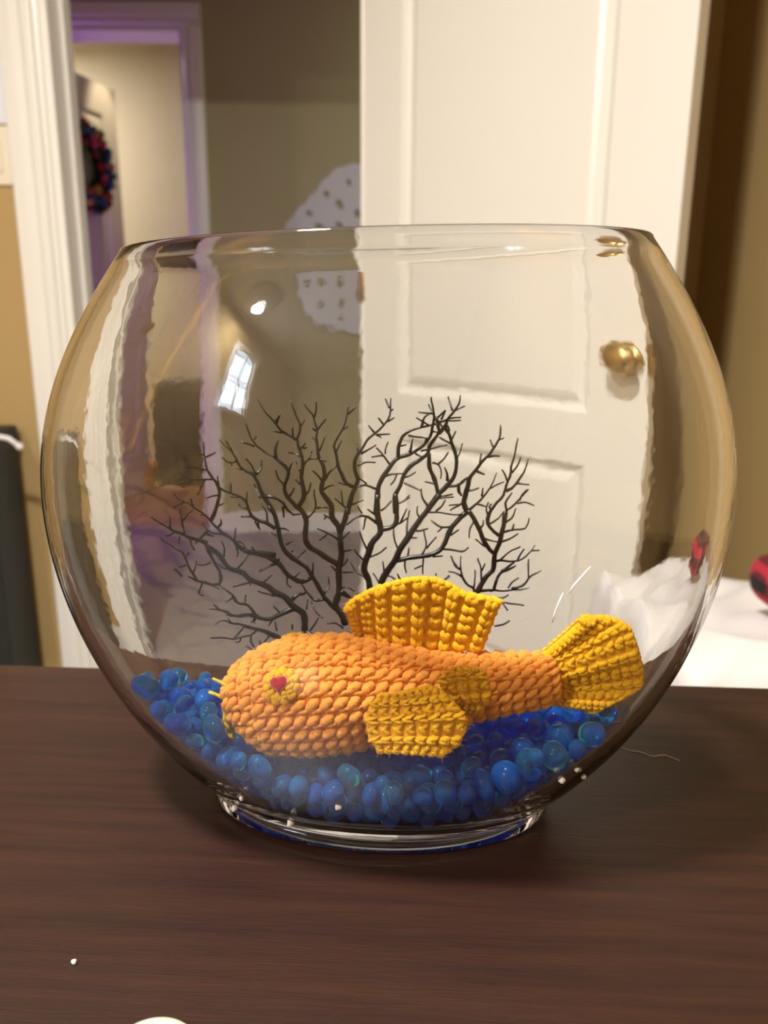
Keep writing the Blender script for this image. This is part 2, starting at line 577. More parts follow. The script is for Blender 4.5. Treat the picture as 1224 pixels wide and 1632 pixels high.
# ceiling lamps (above and behind the camera; the hall one is added as fill)
for i, (x, y) in enumerate([(-0.50, -0.35), (-1.40, -1.40), (-2.05, 3.70), (0.65, 2.3)]):
    t = tag(empty('ceiling_lamp', (x, y, RH)), ['round flush ceiling lamp above the table', 'round flush ceiling lamp at the back of the room behind the camera',
                                               'round flush ceiling lamp in the far room', 'unseen round flush ceiling lamp added to brighten the dim hall'][i], 'lamp', 'ceiling lamps')
    mb = MB()
    mb.lathe([(0, 0), (.20, 0), (.205, -.01), (.20, -.04), (.185, -.045), (.183, -.03), (0, -.03)], 40)
    mb.build('housing', M['lamp_shell'], parent=t, smooth=False, merge=1e-6)
    mb = MB()
    mb.lathe([(0, -.030), (.183, -.030), (.183, -.036), (.12, -.055), (0, -.062)], 40)
    mb.build('diffuser', M['paper'], parent=t, smooth=True, merge=1e-6)

# ================================================================== TABLE
TA = math.atan2(0.106 - 0.130, 0.452)
table = tag(empty('table', (-0.005, 0.118, 0), TA), 'dark brown wooden table with visible grain carrying the glass fish bowl', 'table')
boxes('tabletop', M['dark_wood'], [(-0.62, 0.55, -0.62, 0.0, TZ - 0.028, TZ)], parent=table, bevel=0.002)
boxes('side_panel', M['dark_wood'], [(-0.58, -0.555, -0.58, -0.02, 0.0, TZ - 0.028)], parent=table, bevel=0.002)
boxes('side_panel', M['dark_wood'], [(0.485, 0.51, -0.58, -0.02, 0.0, TZ - 0.028)], parent=table, bevel=0.002)
boxes('back_rail', M['dark_wood'], [(-0.555, 0.485, -0.045, -0.025, 0.52, TZ - 0.028)], parent=table, bevel=0.002)

# ================================================================== BACKGROUND THINGS
# paper and switch on the wall left of the door casing
p = unproject_y(15, 197, 1.497)
sheet = boxes('paper_sheet', M['paper'], [(p[0] - 0.216, p[0], 1.4965, 1.4985, p[2], p[2] + 0.279)])
tag(sheet, 'white sheet of paper fixed to the wall above the light switch', 'paper')
p0, p1 = unproject_y(18, 296, 1.497), unproject_y(18, 201, 1.497)
sx1 = p0[0] + 0.006
sw = tag(empty('light_switch', (sx1 - 0.035, 1.5, p0[2])), 'ivory light switch plate on the tan wall under the paper sheet', 'switch')
boxes('switch_plate', M['ivory_plastic'], [(-0.035, 0.035, -0.007, -0.0005, 0, p1[2] - p0[2])], parent=sw, bevel=0.003)
boxes('rocker', M['ivory_plastic'], [(-0.0165, 0.0165, -0.011, -0.006, 0.026, p1[2] - p0[2] - 0.026)], parent=sw, bevel=0.002)

# black upright case against the wall
cs = tag(empty('storage_case', (-1.06, 1.405, 0)), 'black upright case standing against the tan wall beside the casing', 'case')
boxes('body', M['black_case'], [(-0.20, 0.205, -0.07, 0.075, 0.012, 0.705)], parent=cs, bevel=0.006)
boxes('lid', M['black_case'], [(-0.203, 0.208, -0.074, 0.078, 0.66, 0.712)], parent=cs, bevel=0.006)
hm = MB()
hm.tube([(-0.06, 0, 0.711), (-0.058, 0, 0.73), (-0.045, 0, 0.738), (0.045, 0, 0.738), (0.058, 0, 0.73), (0.06, 0, 0.711)], 0.006, 8)
hm.build('handle', M['black_case'], parent=cs, smooth=True, merge=1e-6)
for fx in (-0.17, 0.17):
    boxes('foot', M['black_case'], [(fx - 0.015, fx + 0.015, -0.06, 0.06, 0.0, 0.013)], parent=cs, bevel=0.002)
a, b, c = unproject_y(-12, 683, 1.322), unproject_y(14, 699, 1.322), unproject_y(33, 713, 1.322)
cb = MB()
cb.tube([(-1.08, 1.40, 0.7175), (-1.00, 1.37, 0.7175), (-0.955, 1.345, 0.7175), a * 0.5 + np.array([-0.94, 1.33, 0.714]) * 0.5, b, c], 0.0052, 10)
cab = tag(empty('cable', (-0.95, 1.345, 0.712)), 'white cable hanging over the top of the black case', 'cable')
cb.build('cord', M['white_cable'], parent=cab, smooth=True, merge=1e-6).location = (0.95, -1.345, -0.712)
cb = MB()
cb.tube([c - (c - b) * 0.3, c, c + (c - b) * 0.12], [0.0065, 0.0075, 0.006], 10)
cb.build('plug', M['white_cable'], parent=cab, smooth=True, merge=1e-6).location = (0.95, -1.345, -0.712)

# lacy paper doily on the far hall wall
dc = unproject_y(588, 408, 2.994)
DR = 0.335
nr, na = 84, 264
rr = np.linspace(0.02, 1.0, nr)
aa = np.arange(na) * 2 * math.pi / na
holes = []
for k in range(18):
    holes.append((0.86, k * 2 * math.pi / 18, 0.040, 0.030))
for k in range(12):
    holes.append((0.68, (k + .5) * 2 * math.pi / 12, 0.062, 0.040))
for k in range(12):
    holes.append((0.50, k * 2 * math.pi / 12, 0.050, 0.034))
for k in range(6):
    holes.append((0.30, (k + .5) * 2 * math.pi / 6, 0.070, 0.05))
mb = MB()
edge = 1 + 0.045 * np.cos(6 * aa) + 0.022 * np.abs(np.sin(15 * aa))
G = np.stack([rr[:, None] * edge[None] * np.cos(aa), np.zeros((nr, na)), rr[:, None] * edge[None] * np.sin(aa)], -1)
V, F = G.reshape(-1, 3), []
for i in range(nr - 1):
    for j in range(na):
        j2 = (j + 1) % na
        cx, cz = (G[i, j] + G[i + 1, j2])[[0, 2]] / 2
        rc, tc_ = math.hypot(cx, cz), math.atan2(cz, cx)
        cut = False
        for hr, ha, h1, h2 in holes:
            du = rc - hr
            dv = rc * ((tc_ - ha + math.pi) % (2 * math.pi) - math.pi)
            if (du / h1) ** 2 + (dv / h2) ** 2 < 1:
                cut = True
                break
        if not cut:
            F.append((i * na + j, i * na + j2, (i + 1) * na + j2, (i + 1) * na + j))
mb.add(V * DR, F)
doily = mb.build('paper_doily', M['doily_paper'])
doily.location = dc
doily.rotation_euler = (0, math.radians(14), 0)
md = doily.modifiers.new('thick', 'SOLIDIFY')
md.thickness = 0.003
tag(doily, 'large white lace paper doily hanging on the dim hall wall', 'doily')

# wreath on the far door
wt = 0.50
lc, ls = math.cos(A2), math.sin(A2)
wpos = np.array([FX0 + 0.02 + lc * wt * .735, 3.10 + ls * wt * .735, 0])
wpos[:2] += np.array([ls, -lc]) * 0.045
wz = unproject_y(128, 267, wpos[1])[2]
wr = tag(empty('wreath', (wpos[0], wpos[1], wz), A2), 'wreath of red blue and gold baubles hanging on the far door', 'wreath')
mats = [simple('bauble_' + n, c, 0.25, 0.1, 60) for n, c in (('red', (.42, .012, .018)), ('blue', (.015, .08, .20)), ('teal', (.01, .11, .13)),
                                                             ('gold', (.45, .25, .04)), ('green', (.02, .06, .025)), ('pink', (.5, .08, .10)))]
M['needle'] = simple('needle', (0.012, 0.035, 0.016), 0.7, 0.3, 50)
mb = MB()
R0, r0 = 0.148, 0.044
ph = np.arange(40) * 2 * math.pi / 40
th = np.arange(10) * 2 * math.pi / 10
mb.grid(np.array([[((R0 + r0 * math.cos(t)) * math.cos(f), r0 * .9 * math.sin(t), (R0 + r0 * math.cos(t)) * math.sin(f)) for t in th] for f in ph]), True, True)
for k in range(900):
    f, t = rng.random(2) * 2 * math.pi
    n = np.array([math.cos(t) * math.cos(f), .9 * math.sin(t), math.cos(t) * math.sin(f)])
    c0 = np.array([R0 * math.cos(f), 0, R0 * math.sin(f)]) + n * r0
    d = n + rng.normal(size=3) * .6
    d /= np.linalg.norm(d)
    if c0[1] + d[1] * .03 > 0.05:
        continue
    s = np.cross(d, rng.normal(size=3))
    s = s / np.linalg.norm(s) * 0.002
    mb.add([c0 - s, c0 + s, c0 + d * 0.03], [(0, 1, 2)])
mb.build('greenery', M['needle'], parent=wr)
sb = MB()
sb.lathe([(0, -1)] + [(math.cos(u), math.sin(u)) for u in np.linspace(-1.3, 1.3, 9)] + [(.22, 1.0), (.22, 1.18), (0, 1.2)], 14)
proto = sb.build('bauble', mats[0], parent=wr, smooth=True, merge=1e-5)
bme = [proto.data]
for m in mats[1:]:
    d = proto.data.copy()
    d.materials.clear()
    d.materials.append(m)
    bme.append(d)
first = True
for k in range(96):
    f = k * 2 * math.pi / 96 * 3 + rng.random() * .25
    t = -math.pi / 2 + (k % 3 - 1) * 0.95 + rng.normal() * .15
    rad = 0.012 + rng.random() * 0.009
    o = proto if first else proto.copy()
    if not first:
        o.data = bme[rng.integers(0, 6)]
        col.objects.link(o)
        o.parent = wr
    first = False
    q = r0 + rad * .4
    o.location = ((R0 + q * math.cos(t)) * math.cos(f), q * .9 * math.sin(t), (R0 + q * math.cos(t)) * math.sin(f))
    o.scale = (rad,) * 3
    o.rotation_euler = tuple(rng.random(3) * 6.28)

# black cabinet and orange cushion in the far room
q0, q1 = unproject_y(236, 775, 3.93), unproject_y(318, 775, 3.93)
ht = unproject_y(270, 612, 3.93)[2]
bc = tag(empty('cabinet', ((q0[0] + q1[0]) / 2, 4.08, 0)), 'black cabinet standing on the wooden floor of the far room', 'cabinet')
wd = (q1[0] - q0[0]) / 2
boxes('body', M['black_soft'], [(-wd, wd, -0.15, 0.2, 0.03, ht)], parent=bc, bevel=0.01)
for s in (0, 1):
    boxes('door', M['black_soft'], [(-wd + 0.01 + s * wd, -0.006 + s * wd, -0.168, -0.15, 0.05, ht - 0.03)], parent=bc, bevel=0.004)
for s in (-1, 1):
    boxes('foot', M['black_soft'], [(s * (wd - .03) - .02, s * (wd - .03) + .02, -0.13, 0.18, 0, 0.031)], parent=bc)


def cushion(name, loc, sx, sy, sz, mat, e=0.55):
    mb = MB()
    u = np.linspace(-math.pi / 2, math.pi / 2, 17)
    v = np.arange(32) * 2 * math.pi / 32
    sg = lambda x, p: np.sign(x) * np.abs(x) ** p
    P = np.array([[(sx * sg(math.cos(a), e) * sg(math.cos(b), e), sy * sg(math.cos(a), e) * sg(math.sin(b), e), sz + sz * sg(math.sin(a), .8)) for b in v] for a in u])
    mb.grid(P, wv=True)
    o = mb.build(name, mat, smooth=True, merge=1e-5)
    o.location = loc
    return o


oq = unproject_y(203, 775, 3.85)
tag(cushion('floor_cushion', (oq[0], 3.85, 0.0), 0.11, 0.13, 0.085, M['orange_fabric']), 'orange cushion on the floor left of the black cabinet', 'cushion')

# white sheet heaped over a low bench behind the table, plaid cushion on it
bn = tag(empty('bench', (0.46, 0.60, 0)), 'low wooden bench hidden under the white sheet', 'bench')
boxes('seat', M['stool_wood'], [(-0.08, 0.19, -0.26, 0.22, 0.47, 0.50)], parent=bn, bevel=0.004)
for sx in (-0.06, 0.16):
    for sy in (-0.23, 0.19):
        boxes('leg', M['stool_wood'], [(sx - .02, sx + .02, sy - .02, sy + .02, 0, 0.471)], parent=bn, bevel=0.003)


def sheet_z(x, y):
    """height of the heaped cloth over the bench, x y in world"""
    z = 0.545 + 0.030 * np.exp(-((x - 0.47) / 0.10) ** 2 - ((y - 0.60) / 0.10) ** 2)
    z = z + 0.010 * np.sin(26 * x + 17 * y + 0.6) * np.sin(9 * y + 5 * x) + 0.007 * np.sin(40 * (x - y) + 2 * np.sin(20 * y))
    z = z + 0.010 * np.exp(-np.abs(np.sin(9 * (x * 0.8 + y * 0.6))) * 5)
    return z


n = 90
gx, gy = np.meshgrid(np.linspace(-1, 1, n), np.linspace(-1, 1, n), indexing='ij')
wx = 0.525 + 0.165 * np.clip(gx, -0.8, 0.8) / 0.8 * 0.98
wy = 0.58 + 0.30 * np.clip(gy, -0.8, 0.8) / 0.8
drop = np.clip(np.maximum(np.abs(gx), np.abs(gy)) - 0.8, 0, 1) / 0.2
wx = np.minimum(wx + np.sign(gx) * 0.012 * np.clip(drop * 3, 0, 1) * (np.abs(gx) > 0.8), 0.693)
wy = wy + np.sign(gy) * 0.012 * np.clip(drop * 3, 0, 1) * (np.abs(gy) > 0.8)
wz_ = sheet_z(wx, wy) * (1 - drop) + drop * (0.22 + 0.02 * np.sin(30 * gx) * np.cos(31 * gy))
wx = np.minimum(wx + drop * 0.012 * np.sin(40 * wy) * (np.abs(gx) > 0.8), 0.694)
wy = wy + drop * 0.012 * np.sin(40 * wx) * (np.abs(gy) > 0.8)
mb = MB()
mb.grid(np.stack([wx, wy, wz_], -1))
shw = mb.build('bed_sheet', M['white_cloth'], smooth=True)
md = shw.modifiers.new('thick', 'SOLIDIFY')
md.thickness = 0.003
md.offset = 1
tag(shw, 'crumpled white sheet heaped over a low bench behind the table', 'sheet')


def plaid_mat():
    m, nt, b = new_mat('plaid')
    tc = node(nt, 'ShaderNodeTexCoord')
    sp = node(nt, 'ShaderNodeSeparateXYZ')
    nt.links.new(tc.outputs['Object'], sp.inputs[0])
    outs = []
    for ax in (0, 2):
        mu = node(nt, 'ShaderNodeMath', operation='MULTIPLY')
        mu.inputs[1].default_value = 26.0
        nt.links.new(sp.outputs[ax], mu.inputs[0])
        fr = node(nt, 'ShaderNodeMath', operation='FRACT')
        nt.links.new(mu.outputs[0], fr.inputs[0])
        gt = node(nt, 'ShaderNodeMath', operation='GREATER_THAN')
        gt.inputs[1].default_value = 0.5
        nt.links.new(fr.outputs[0], gt.inputs[0])
        outs.append(gt)
    ad = node(nt, 'ShaderNodeMath', operation='ADD')
    nt.links.new(outs[0].outputs[0], ad.inputs[0])
    nt.links.new(outs[1].outputs[0], ad.inputs[1])
    r = node(nt, 'ShaderNodeValToRGB')
    r.color_ramp.interpolation = 'CONSTANT'
    e = r.color_ramp.elements
    e[0].position, e[0].color = 0.0, (0.42, 0.02, 0.04, 1)
    e[1].position, e[1].color = 0.75, (0.008, 0.006, 0.008, 1)
    x = r.color_ramp.elements.new(0.25)
    x.color = (0.12, 0.008, 0.014, 1)
    dv = node(nt, 'ShaderNodeMath', operation='DIVIDE')
    dv.inputs[1].default_value = 2.0
    nt.links.new(ad.outputs[0], dv.inputs[0])
    nt.links.new(dv.outputs[0], r.inputs[0])
    nt.links.new(r.outputs[0], b.inputs['Base Color'])
    b.inputs['Roughness'].default_value = 0.9
    return m


M['plaid'] = plaid_mat()
pq = unproject_y(1252, 955, 0.66)
tag(cushion('plaid_cushion', (pq[0], 0.66, 0.588), 0.040, 0.05, 0.034, M['plaid'], 0.7), 'red and black plaid cushion lying on the white sheet', 'cushion')

# ================================================================== GLASS BOWL
BX0, BPHI, BH, BZF, BFA = -0.0017, -0.085, 0.2284, 0.0068, 0.0705
BA = [0.07261, 0.10554, 0.12404, 0.13287, 0.13221, 0.12017, 0.09661]
KB, KM, KR, BTILT = 0.5374, 0.5703, 0.5876, 0.0272
BCO = np.polyfit(np.linspace(0, 1, 7), BA, 6)
CB, SB = math.cos(BPHI), math.sin(BPHI)


def bowl_a(z):
    return np.polyval(BCO, (z - BZF) / (BH - BZF))


def bowl_k(z):
    t = (z - BZF) / (BH - BZF)
    return KB * (1 - t) * (1 - 2 * t) + 4 * KM * t * (1 - t) + KR * t * (2 * t - 1)


def bowl_place(a, b, z, ang):
    x, y = a * np.cos(ang), b * np.sin(ang)
    zz = z + BTILT * x * max(0.0, z / BH) ** 2
    return np.stack([BX0 + x * CB - y * SB, x * SB + y * CB, zz + np.zeros_like(x)], -1)


def wall_thick(z):
    return float(np.interp(z, [0.0, 0.02, 0.05, 0.09, 0.15, 0.2284], [0.0062, 0.0058, 0.0048, 0.0042, 0.0036, 0.0032]))


zs = BZF + (BH - BZF) * np.linspace(0, 1, 60) ** 1.15
outer = [(float(bowl_a(z)), float(bowl_a(z) * bowl_k(z)), float(z)) for z in zs]
inner = []
for (a, b, z) in outer[:-1]:
    e = 1e-4
    da = float((bowl_a(z + e) - bowl_a(z - e)) / (2 * e))
    nr_, nz_ = 1 / math.hypot(1, da), da / math.hypot(1, da)
    t = wall_thick(z)
    inner.append((a - t * nr_, b - t * nr_, z + t * nz_ * 0.9))
inner[0] = (inner[0][0] - 0.0015, inner[0][1] - 0.0015, inner[0][2])
FLZ = inner[0][2] - 0.0008
foot = [(0.0, 0.0, 0.0035), (0.40, 0.40, 0.0034), (0.80, 0.80, 0.0028), (0.885, 0.86, 0.0010), (0.915, 0.89, 0.0), (0.985, 0.98, 0.0),
        (1.022, 1.03, 0.0010), (1.036, 1.05, 0.0026), (1.036, 1.05, 0.0042), (1.022, 1.03, 0.0056), (1.012, 1.015, 0.0064)]
prof = [(BFA * p, BFA * KB * q, z) for p, q, z in foot] + outer
ao, bo, zo = outer[-1]
ai, bi, zi = inner[-1]
tr = 0.0032
for k in range(1, 6):
    t = math.pi * k / 6
    w = (1 - math.cos(t)) / 2 * tr
    prof.append((ao - w, bo - w, zo + math.sin(t) * tr * 0.42))
inner_prof = inner[::-1] + [(inner[0][0] * f, inner[0][1] * f, FLZ) for f in (0.97, 0.85, 0.6, 0.3, 0.0)]
prof += inner_prof
NA = 220
ang = np.arange(NA) * 2 * math.pi / NA
mb = MB()
mb.grid(np.array([bowl_place(a, b, z, ang) for a, b, z in prof]), wv=True)
bowl = mb.build('fish_bowl', M['clear_glass'], smooth=True, merge=2e-5)
bowl.location = (0, 0, TZ + 0.0002)
tag(bowl, 'oval clear glass fish bowl standing on the dark wooden table', 'bowl')
# foam crumbs stuck on the glass near the foot

# ================================================================== CROCHETED FISH
def lobes(C, T, N, L, Wd, Hh, K=10, m=7, ply=3, tw=2.2, taper=0.75, amp=0.15):
    """short plump lengths of twisted yarn; C centre, T direction, N outward normal, all (n,3)"""
    C, T, N = (np.asarray(x, float) for x in (C, T, N))
    n = len(C)
    L, Wd, Hh = (np.broadcast_to(np.asarray(x, float), (n,)) for x in (L, Wd, Hh))
    T = T / np.linalg.norm(T, axis=1)[:, None]
    N = N - T * (T * N).sum(1)[:, None]
    N = N / np.linalg.norm(N, axis=1)[:, None]
    B = np.cross(N, T)
    s = np.linspace(-1, 1, m)
    th = np.arange(K) * 2 * math.pi / K
    ph = rng.random(n) * 6.28
    rad = np.sqrt(np.clip(1 - np.abs(s) ** 2.4 * (1 - (1 - taper) ** 2 * 0.2), 0.02, 1))
    prof = 1 + amp * np.cos(ply * (th[None, None, :] + tw * s[None, :, None]) + ph[:, None, None])
    cw = np.cos(th)[None, None, :] * prof * rad[None, :, None]
    sw = np.sin(th)[None, None, :] * prof * rad[None, :, None]
    arch = (1 - s ** 2)[None, :] * Hh[:, None] * 0.35
    P = (C[:, None, None, :] + T[:, None, None, :] * (s[None, :, None] * L[:, None, None] / 2)[..., None]
         + N[:, None, None, :] * arch[:, :, None, None]
         + B[:, None, None, :] * (cw * Wd[:, None, None])[..., None] + N[:, None, None, :] * (sw * Hh[:, None, None])[..., None])
    V = P.reshape(-1, 3)
    base = (np.arange(n) * m * K)[:, None, None]
    i = np.arange(m - 1)[None, :, None]
    j = np.arange(K)[None, None, :]
    j2 = (j + 1) % K
    F = np.stack([base + i * K + j, base + i * K + j2, base + (i + 1) * K + j2, base + (i + 1) * K + j], -1).reshape(-1, 4)
    return V, F


def join(parts):
    V, F, o = [], [], 0
    for v, f in parts:
        V.append(v)
        F.append(np.asarray(f) + o)
        o += len(v)
    return np.concatenate(V), np.concatenate(F)


def grid_faces(n, m, wrap=False):
    i = np.arange(n - 1)[:, None]
    j = np.arange(m if wrap else m - 1)[None]
    j2 = (j + 1) % m
    return np.stack([i * m + j, i * m + j2, (i + 1) * m + j2, (i + 1) * m + j], -1).reshape(-1, 4)


def fish_y(x):
    return -0.014 - 0.05 * x


def on_fish(px, py, dy=0.0):
    Y = fish_y(0.0) + dy
    for _ in range(3):
        P = unproject_y(px, py, Y)
        Y = fish_y(P[0]) + dy
    return P


SP = [(374.4, 1131, 0.0), (375.2, 1130.5, 11.2), (377.0, 1130, 21.5), (380.7, 1128.5, 34.5), (386.8, 1125.5, 46.5), (397.4, 1120.5, 59.5), (410.1, 1116.5, 69.5), (430.7, 1112.5, 79.5), (480, 1106, 87.5), (520, 1103, 88.5), (560, 1101, 85.5), (620, 1098.5, 73.5), (660, 1097.5, 64.5), (700, 1096.5, 57.0), (740, 1094, 50.5), (780, 1090, 46.0), (830, 1084.5, 41.5), (868, 1080, 37.5), (878, 1079, 31.5), (884, 1078.5, 19.5), (886, 1078, 0.0)]
SPP = np.array([on_fish(x, y) for x, y, r in SP])
SPR = np.array([r * ((p - CAM) @ _fw) / FPX for (x, y, r), p in zip(SP, SPP)])
_q = np.concatenate([SPP, SPR[:, None]], 1)
_arc = np.concatenate([[0], np.cumsum(np.linalg.norm(np.diff(_q, axis=0), axis=1))])


def spine(s):
    s = np.asarray(s, float)
    return np.stack([np.interp(s, _arc, _q[:, k]) for k in range(4)], -1)


S_END = _arc[-1]
ds = 2e-4


def spine_frame(s):
    q = spine(s)
    t = spine(np.minimum(s + 0.004, S_END))[:, :3] - spine(np.maximum(s - 0.004, 0))[:, :3]
    t /= np.linalg.norm(t, axis=1)[:, None]
    u = np.array([0, 0, 1.0]) - t * t[:, 2:3]
    u /= np.linalg.norm(u, axis=1)[:, None]
    w = np.cross(t, u)
    dr = (spine(np.minimum(s + 0.002, S_END))[:, 3] - spine(np.maximum(s - 0.002, 0))[:, 3])
    dx = ((spine(np.minimum(s + 0.002, S_END))[:, :3] - spine(np.maximum(s - 0.002, 0))[:, :3]) * t).sum(1)
    return q, t, u, w, dr, np.maximum(dx, 1e-6)


def on_body(s, th):
    """point, normal, meridian tangent, circumferential tangent"""
    q, t, u, w, dr, dx = spine_frame(s)
    d = u * np.cos(th)[:, None] + w * np.sin(th)[:, None]
    l = np.hypot(dr, dx)
    tm = (t * dx[:, None] + d * dr[:, None]) / l[:, None]
    nn = (d * dx[:, None] - t * dr[:, None]) / l[:, None]
    tc = -u * np.sin(th)[:, None] + w * np.cos(th)[:, None]
    return q[:, :3] + d * q[:, 3:4], nn, tm, tc


FR = np.array([SPP[8][0], SPP[8][1], SPP[8][2] - SPR[8]])
fish = tag(empty('crochet_fish', tuple(FR)), 'orange crocheted goldfish with yellow fins and red heart eye lying on blue beads', 'toy fish')
CELL = 0.00515
parts = []
# inner surface
sg = np.linspace(0, S_END, 150)
NT = 72
tg = np.arange(NT) * 2 * math.pi / NT
P0, N0, _, _ = on_body(np.repeat(sg, NT), np.tile(tg, 150))
rloc = np.repeat(spine(sg)[:, 3], NT)
parts.append((P0 - N0 * np.minimum(0.0007, rloc * 0.5)[:, None], grid_faces(150, NT, True)))
ncol = int(S_END / CELL)
cols = (np.arange(ncol) + 0.5) / ncol * S_END
C1, T1, N1, L1, W1, H1 = [], [], [], [], [], []
NR = 24
for ci, s in enumerate(cols):
    r = float(spine(np.array([s]))[0, 3])
    if r < 0.0009:
        continue
    px_x = np.interp(s, _arc, [p[0] for p in SP])
    if px_x < 425 or px_x > 880:
        k = max(3, int(round(2 * math.pi * r / 0.0054)))
        wts = np.ones(k)
    else:
        wts = np.ones(NR)
        f = np.clip((px_x - 560) / 190, 0, 1)
        wts[2::3] = 1 - f
    ed = np.concatenate([[0], np.cumsum(wts)]) / wts.sum() * 2 * math.pi - math.radians(8)
    keep = wts > 0.35
    th = ((ed[1:] + ed[:-1]) / 2)[keep]
    cw = ((ed[1:] - ed[:-1]) * r)[keep]
    sj = np.full(len(th), s) + rng.normal(size=len(th)) * 0.00022 
    sj = np.clip(sj, 0.0003, S_END - 0.0003)
    P, N, tm, tc = on_body(sj, th)
    lam = rng.normal(size=len(th)) * 0.09
    a1 = 0.66 + lam
    # main slanted leg of the stitch
    C1.append(P - tc * (cw * 0.10)[:, None] - N * 0.0006)
    T1.append(tm * np.cos(a1)[:, None] - tc * np.sin(a1)[:, None])
    N1.append(N)
    L1.append(np.full(len(th), CELL * 1.36))
    W1.append(np.minimum(cw, CELL) * 0.37)
    H1.append(np.full(len(th), 0.00195))
    # second leg, lower and flatter
    a2 = 0.08 + rng.normal(size=len(th)) * 0.09
    C1.append(P + tc * (cw * 0.27)[:, None] - N * 0.0008 + tm * CELL * 0.30)
    T1.append(tm * np.cos(a2)[:, None] - tc * np.sin(a2)[:, None])
    N1.append(N)
    L1.append(np.full(len(th), CELL * 1.12))
    W1.append(np.minimum(cw, CELL) * 0.20)
    H1.append(np.full(len(th), 0.0015))
parts.append(lobes(np.concatenate(C1), np.concatenate(T1), np.concatenate(N1), np.concatenate(L1), np.concatenate(W1), np.concatenate(H1), K=12, m=8))
V, F = join(parts)
body = quad_mesh('body', V - FR, F, M['yarn_orange'], fish)


def fuzz(owner, V, count, mat, centre):
    """fine loose fibres standing off the yarn"""
    i = rng.integers(0, len(V), count)
    P = V[i]
    d = P - centre(P) + 0
    d /= np.linalg.norm(d, axis=1)[:, None] + 1e-9
    d1 = d + rng.normal(size=d.shape) * 0.8
    d1 /= np.linalg.norm(d1, axis=1)[:, None]
    d2 = d1 + rng.normal(size=d.shape) * 0.9
    d2 /= np.linalg.norm(d2, axis=1)[:, None]
    ln = (0.0005 + 0.0009 * rng.random(count) ** 2)[:, None]
    w = np.cross(d1, rng.normal(size=d.shape))
    w = w / np.linalg.norm(w, axis=1)[:, None] * 0.00004
    Q = np.stack([P - w, P + w, P + d1 * ln - w, P + d1 * ln + w, P + (d1 + d2) * ln - w * .3, P + (d1 + d2) * ln + w * .3], 1)
    b = np.arange(count)[:, None] * 6
    F = np.concatenate([b + [0, 1, 3, 2], b + [2, 3, 5, 4]])
    o = quad_mesh('fuzz', Q.reshape(-1, 3) - FR, F, mat, owner)
    o['kind'] = 'stuff'
    return o


def body_centre(P):
    k = np.argmin(np.abs(P[:, 0:1] - SPP[None, :, 0]), 1)
    return SPP[k]


fuzz(body, V[len(P0):], 14000, M['yarn_orange'], body_centre)


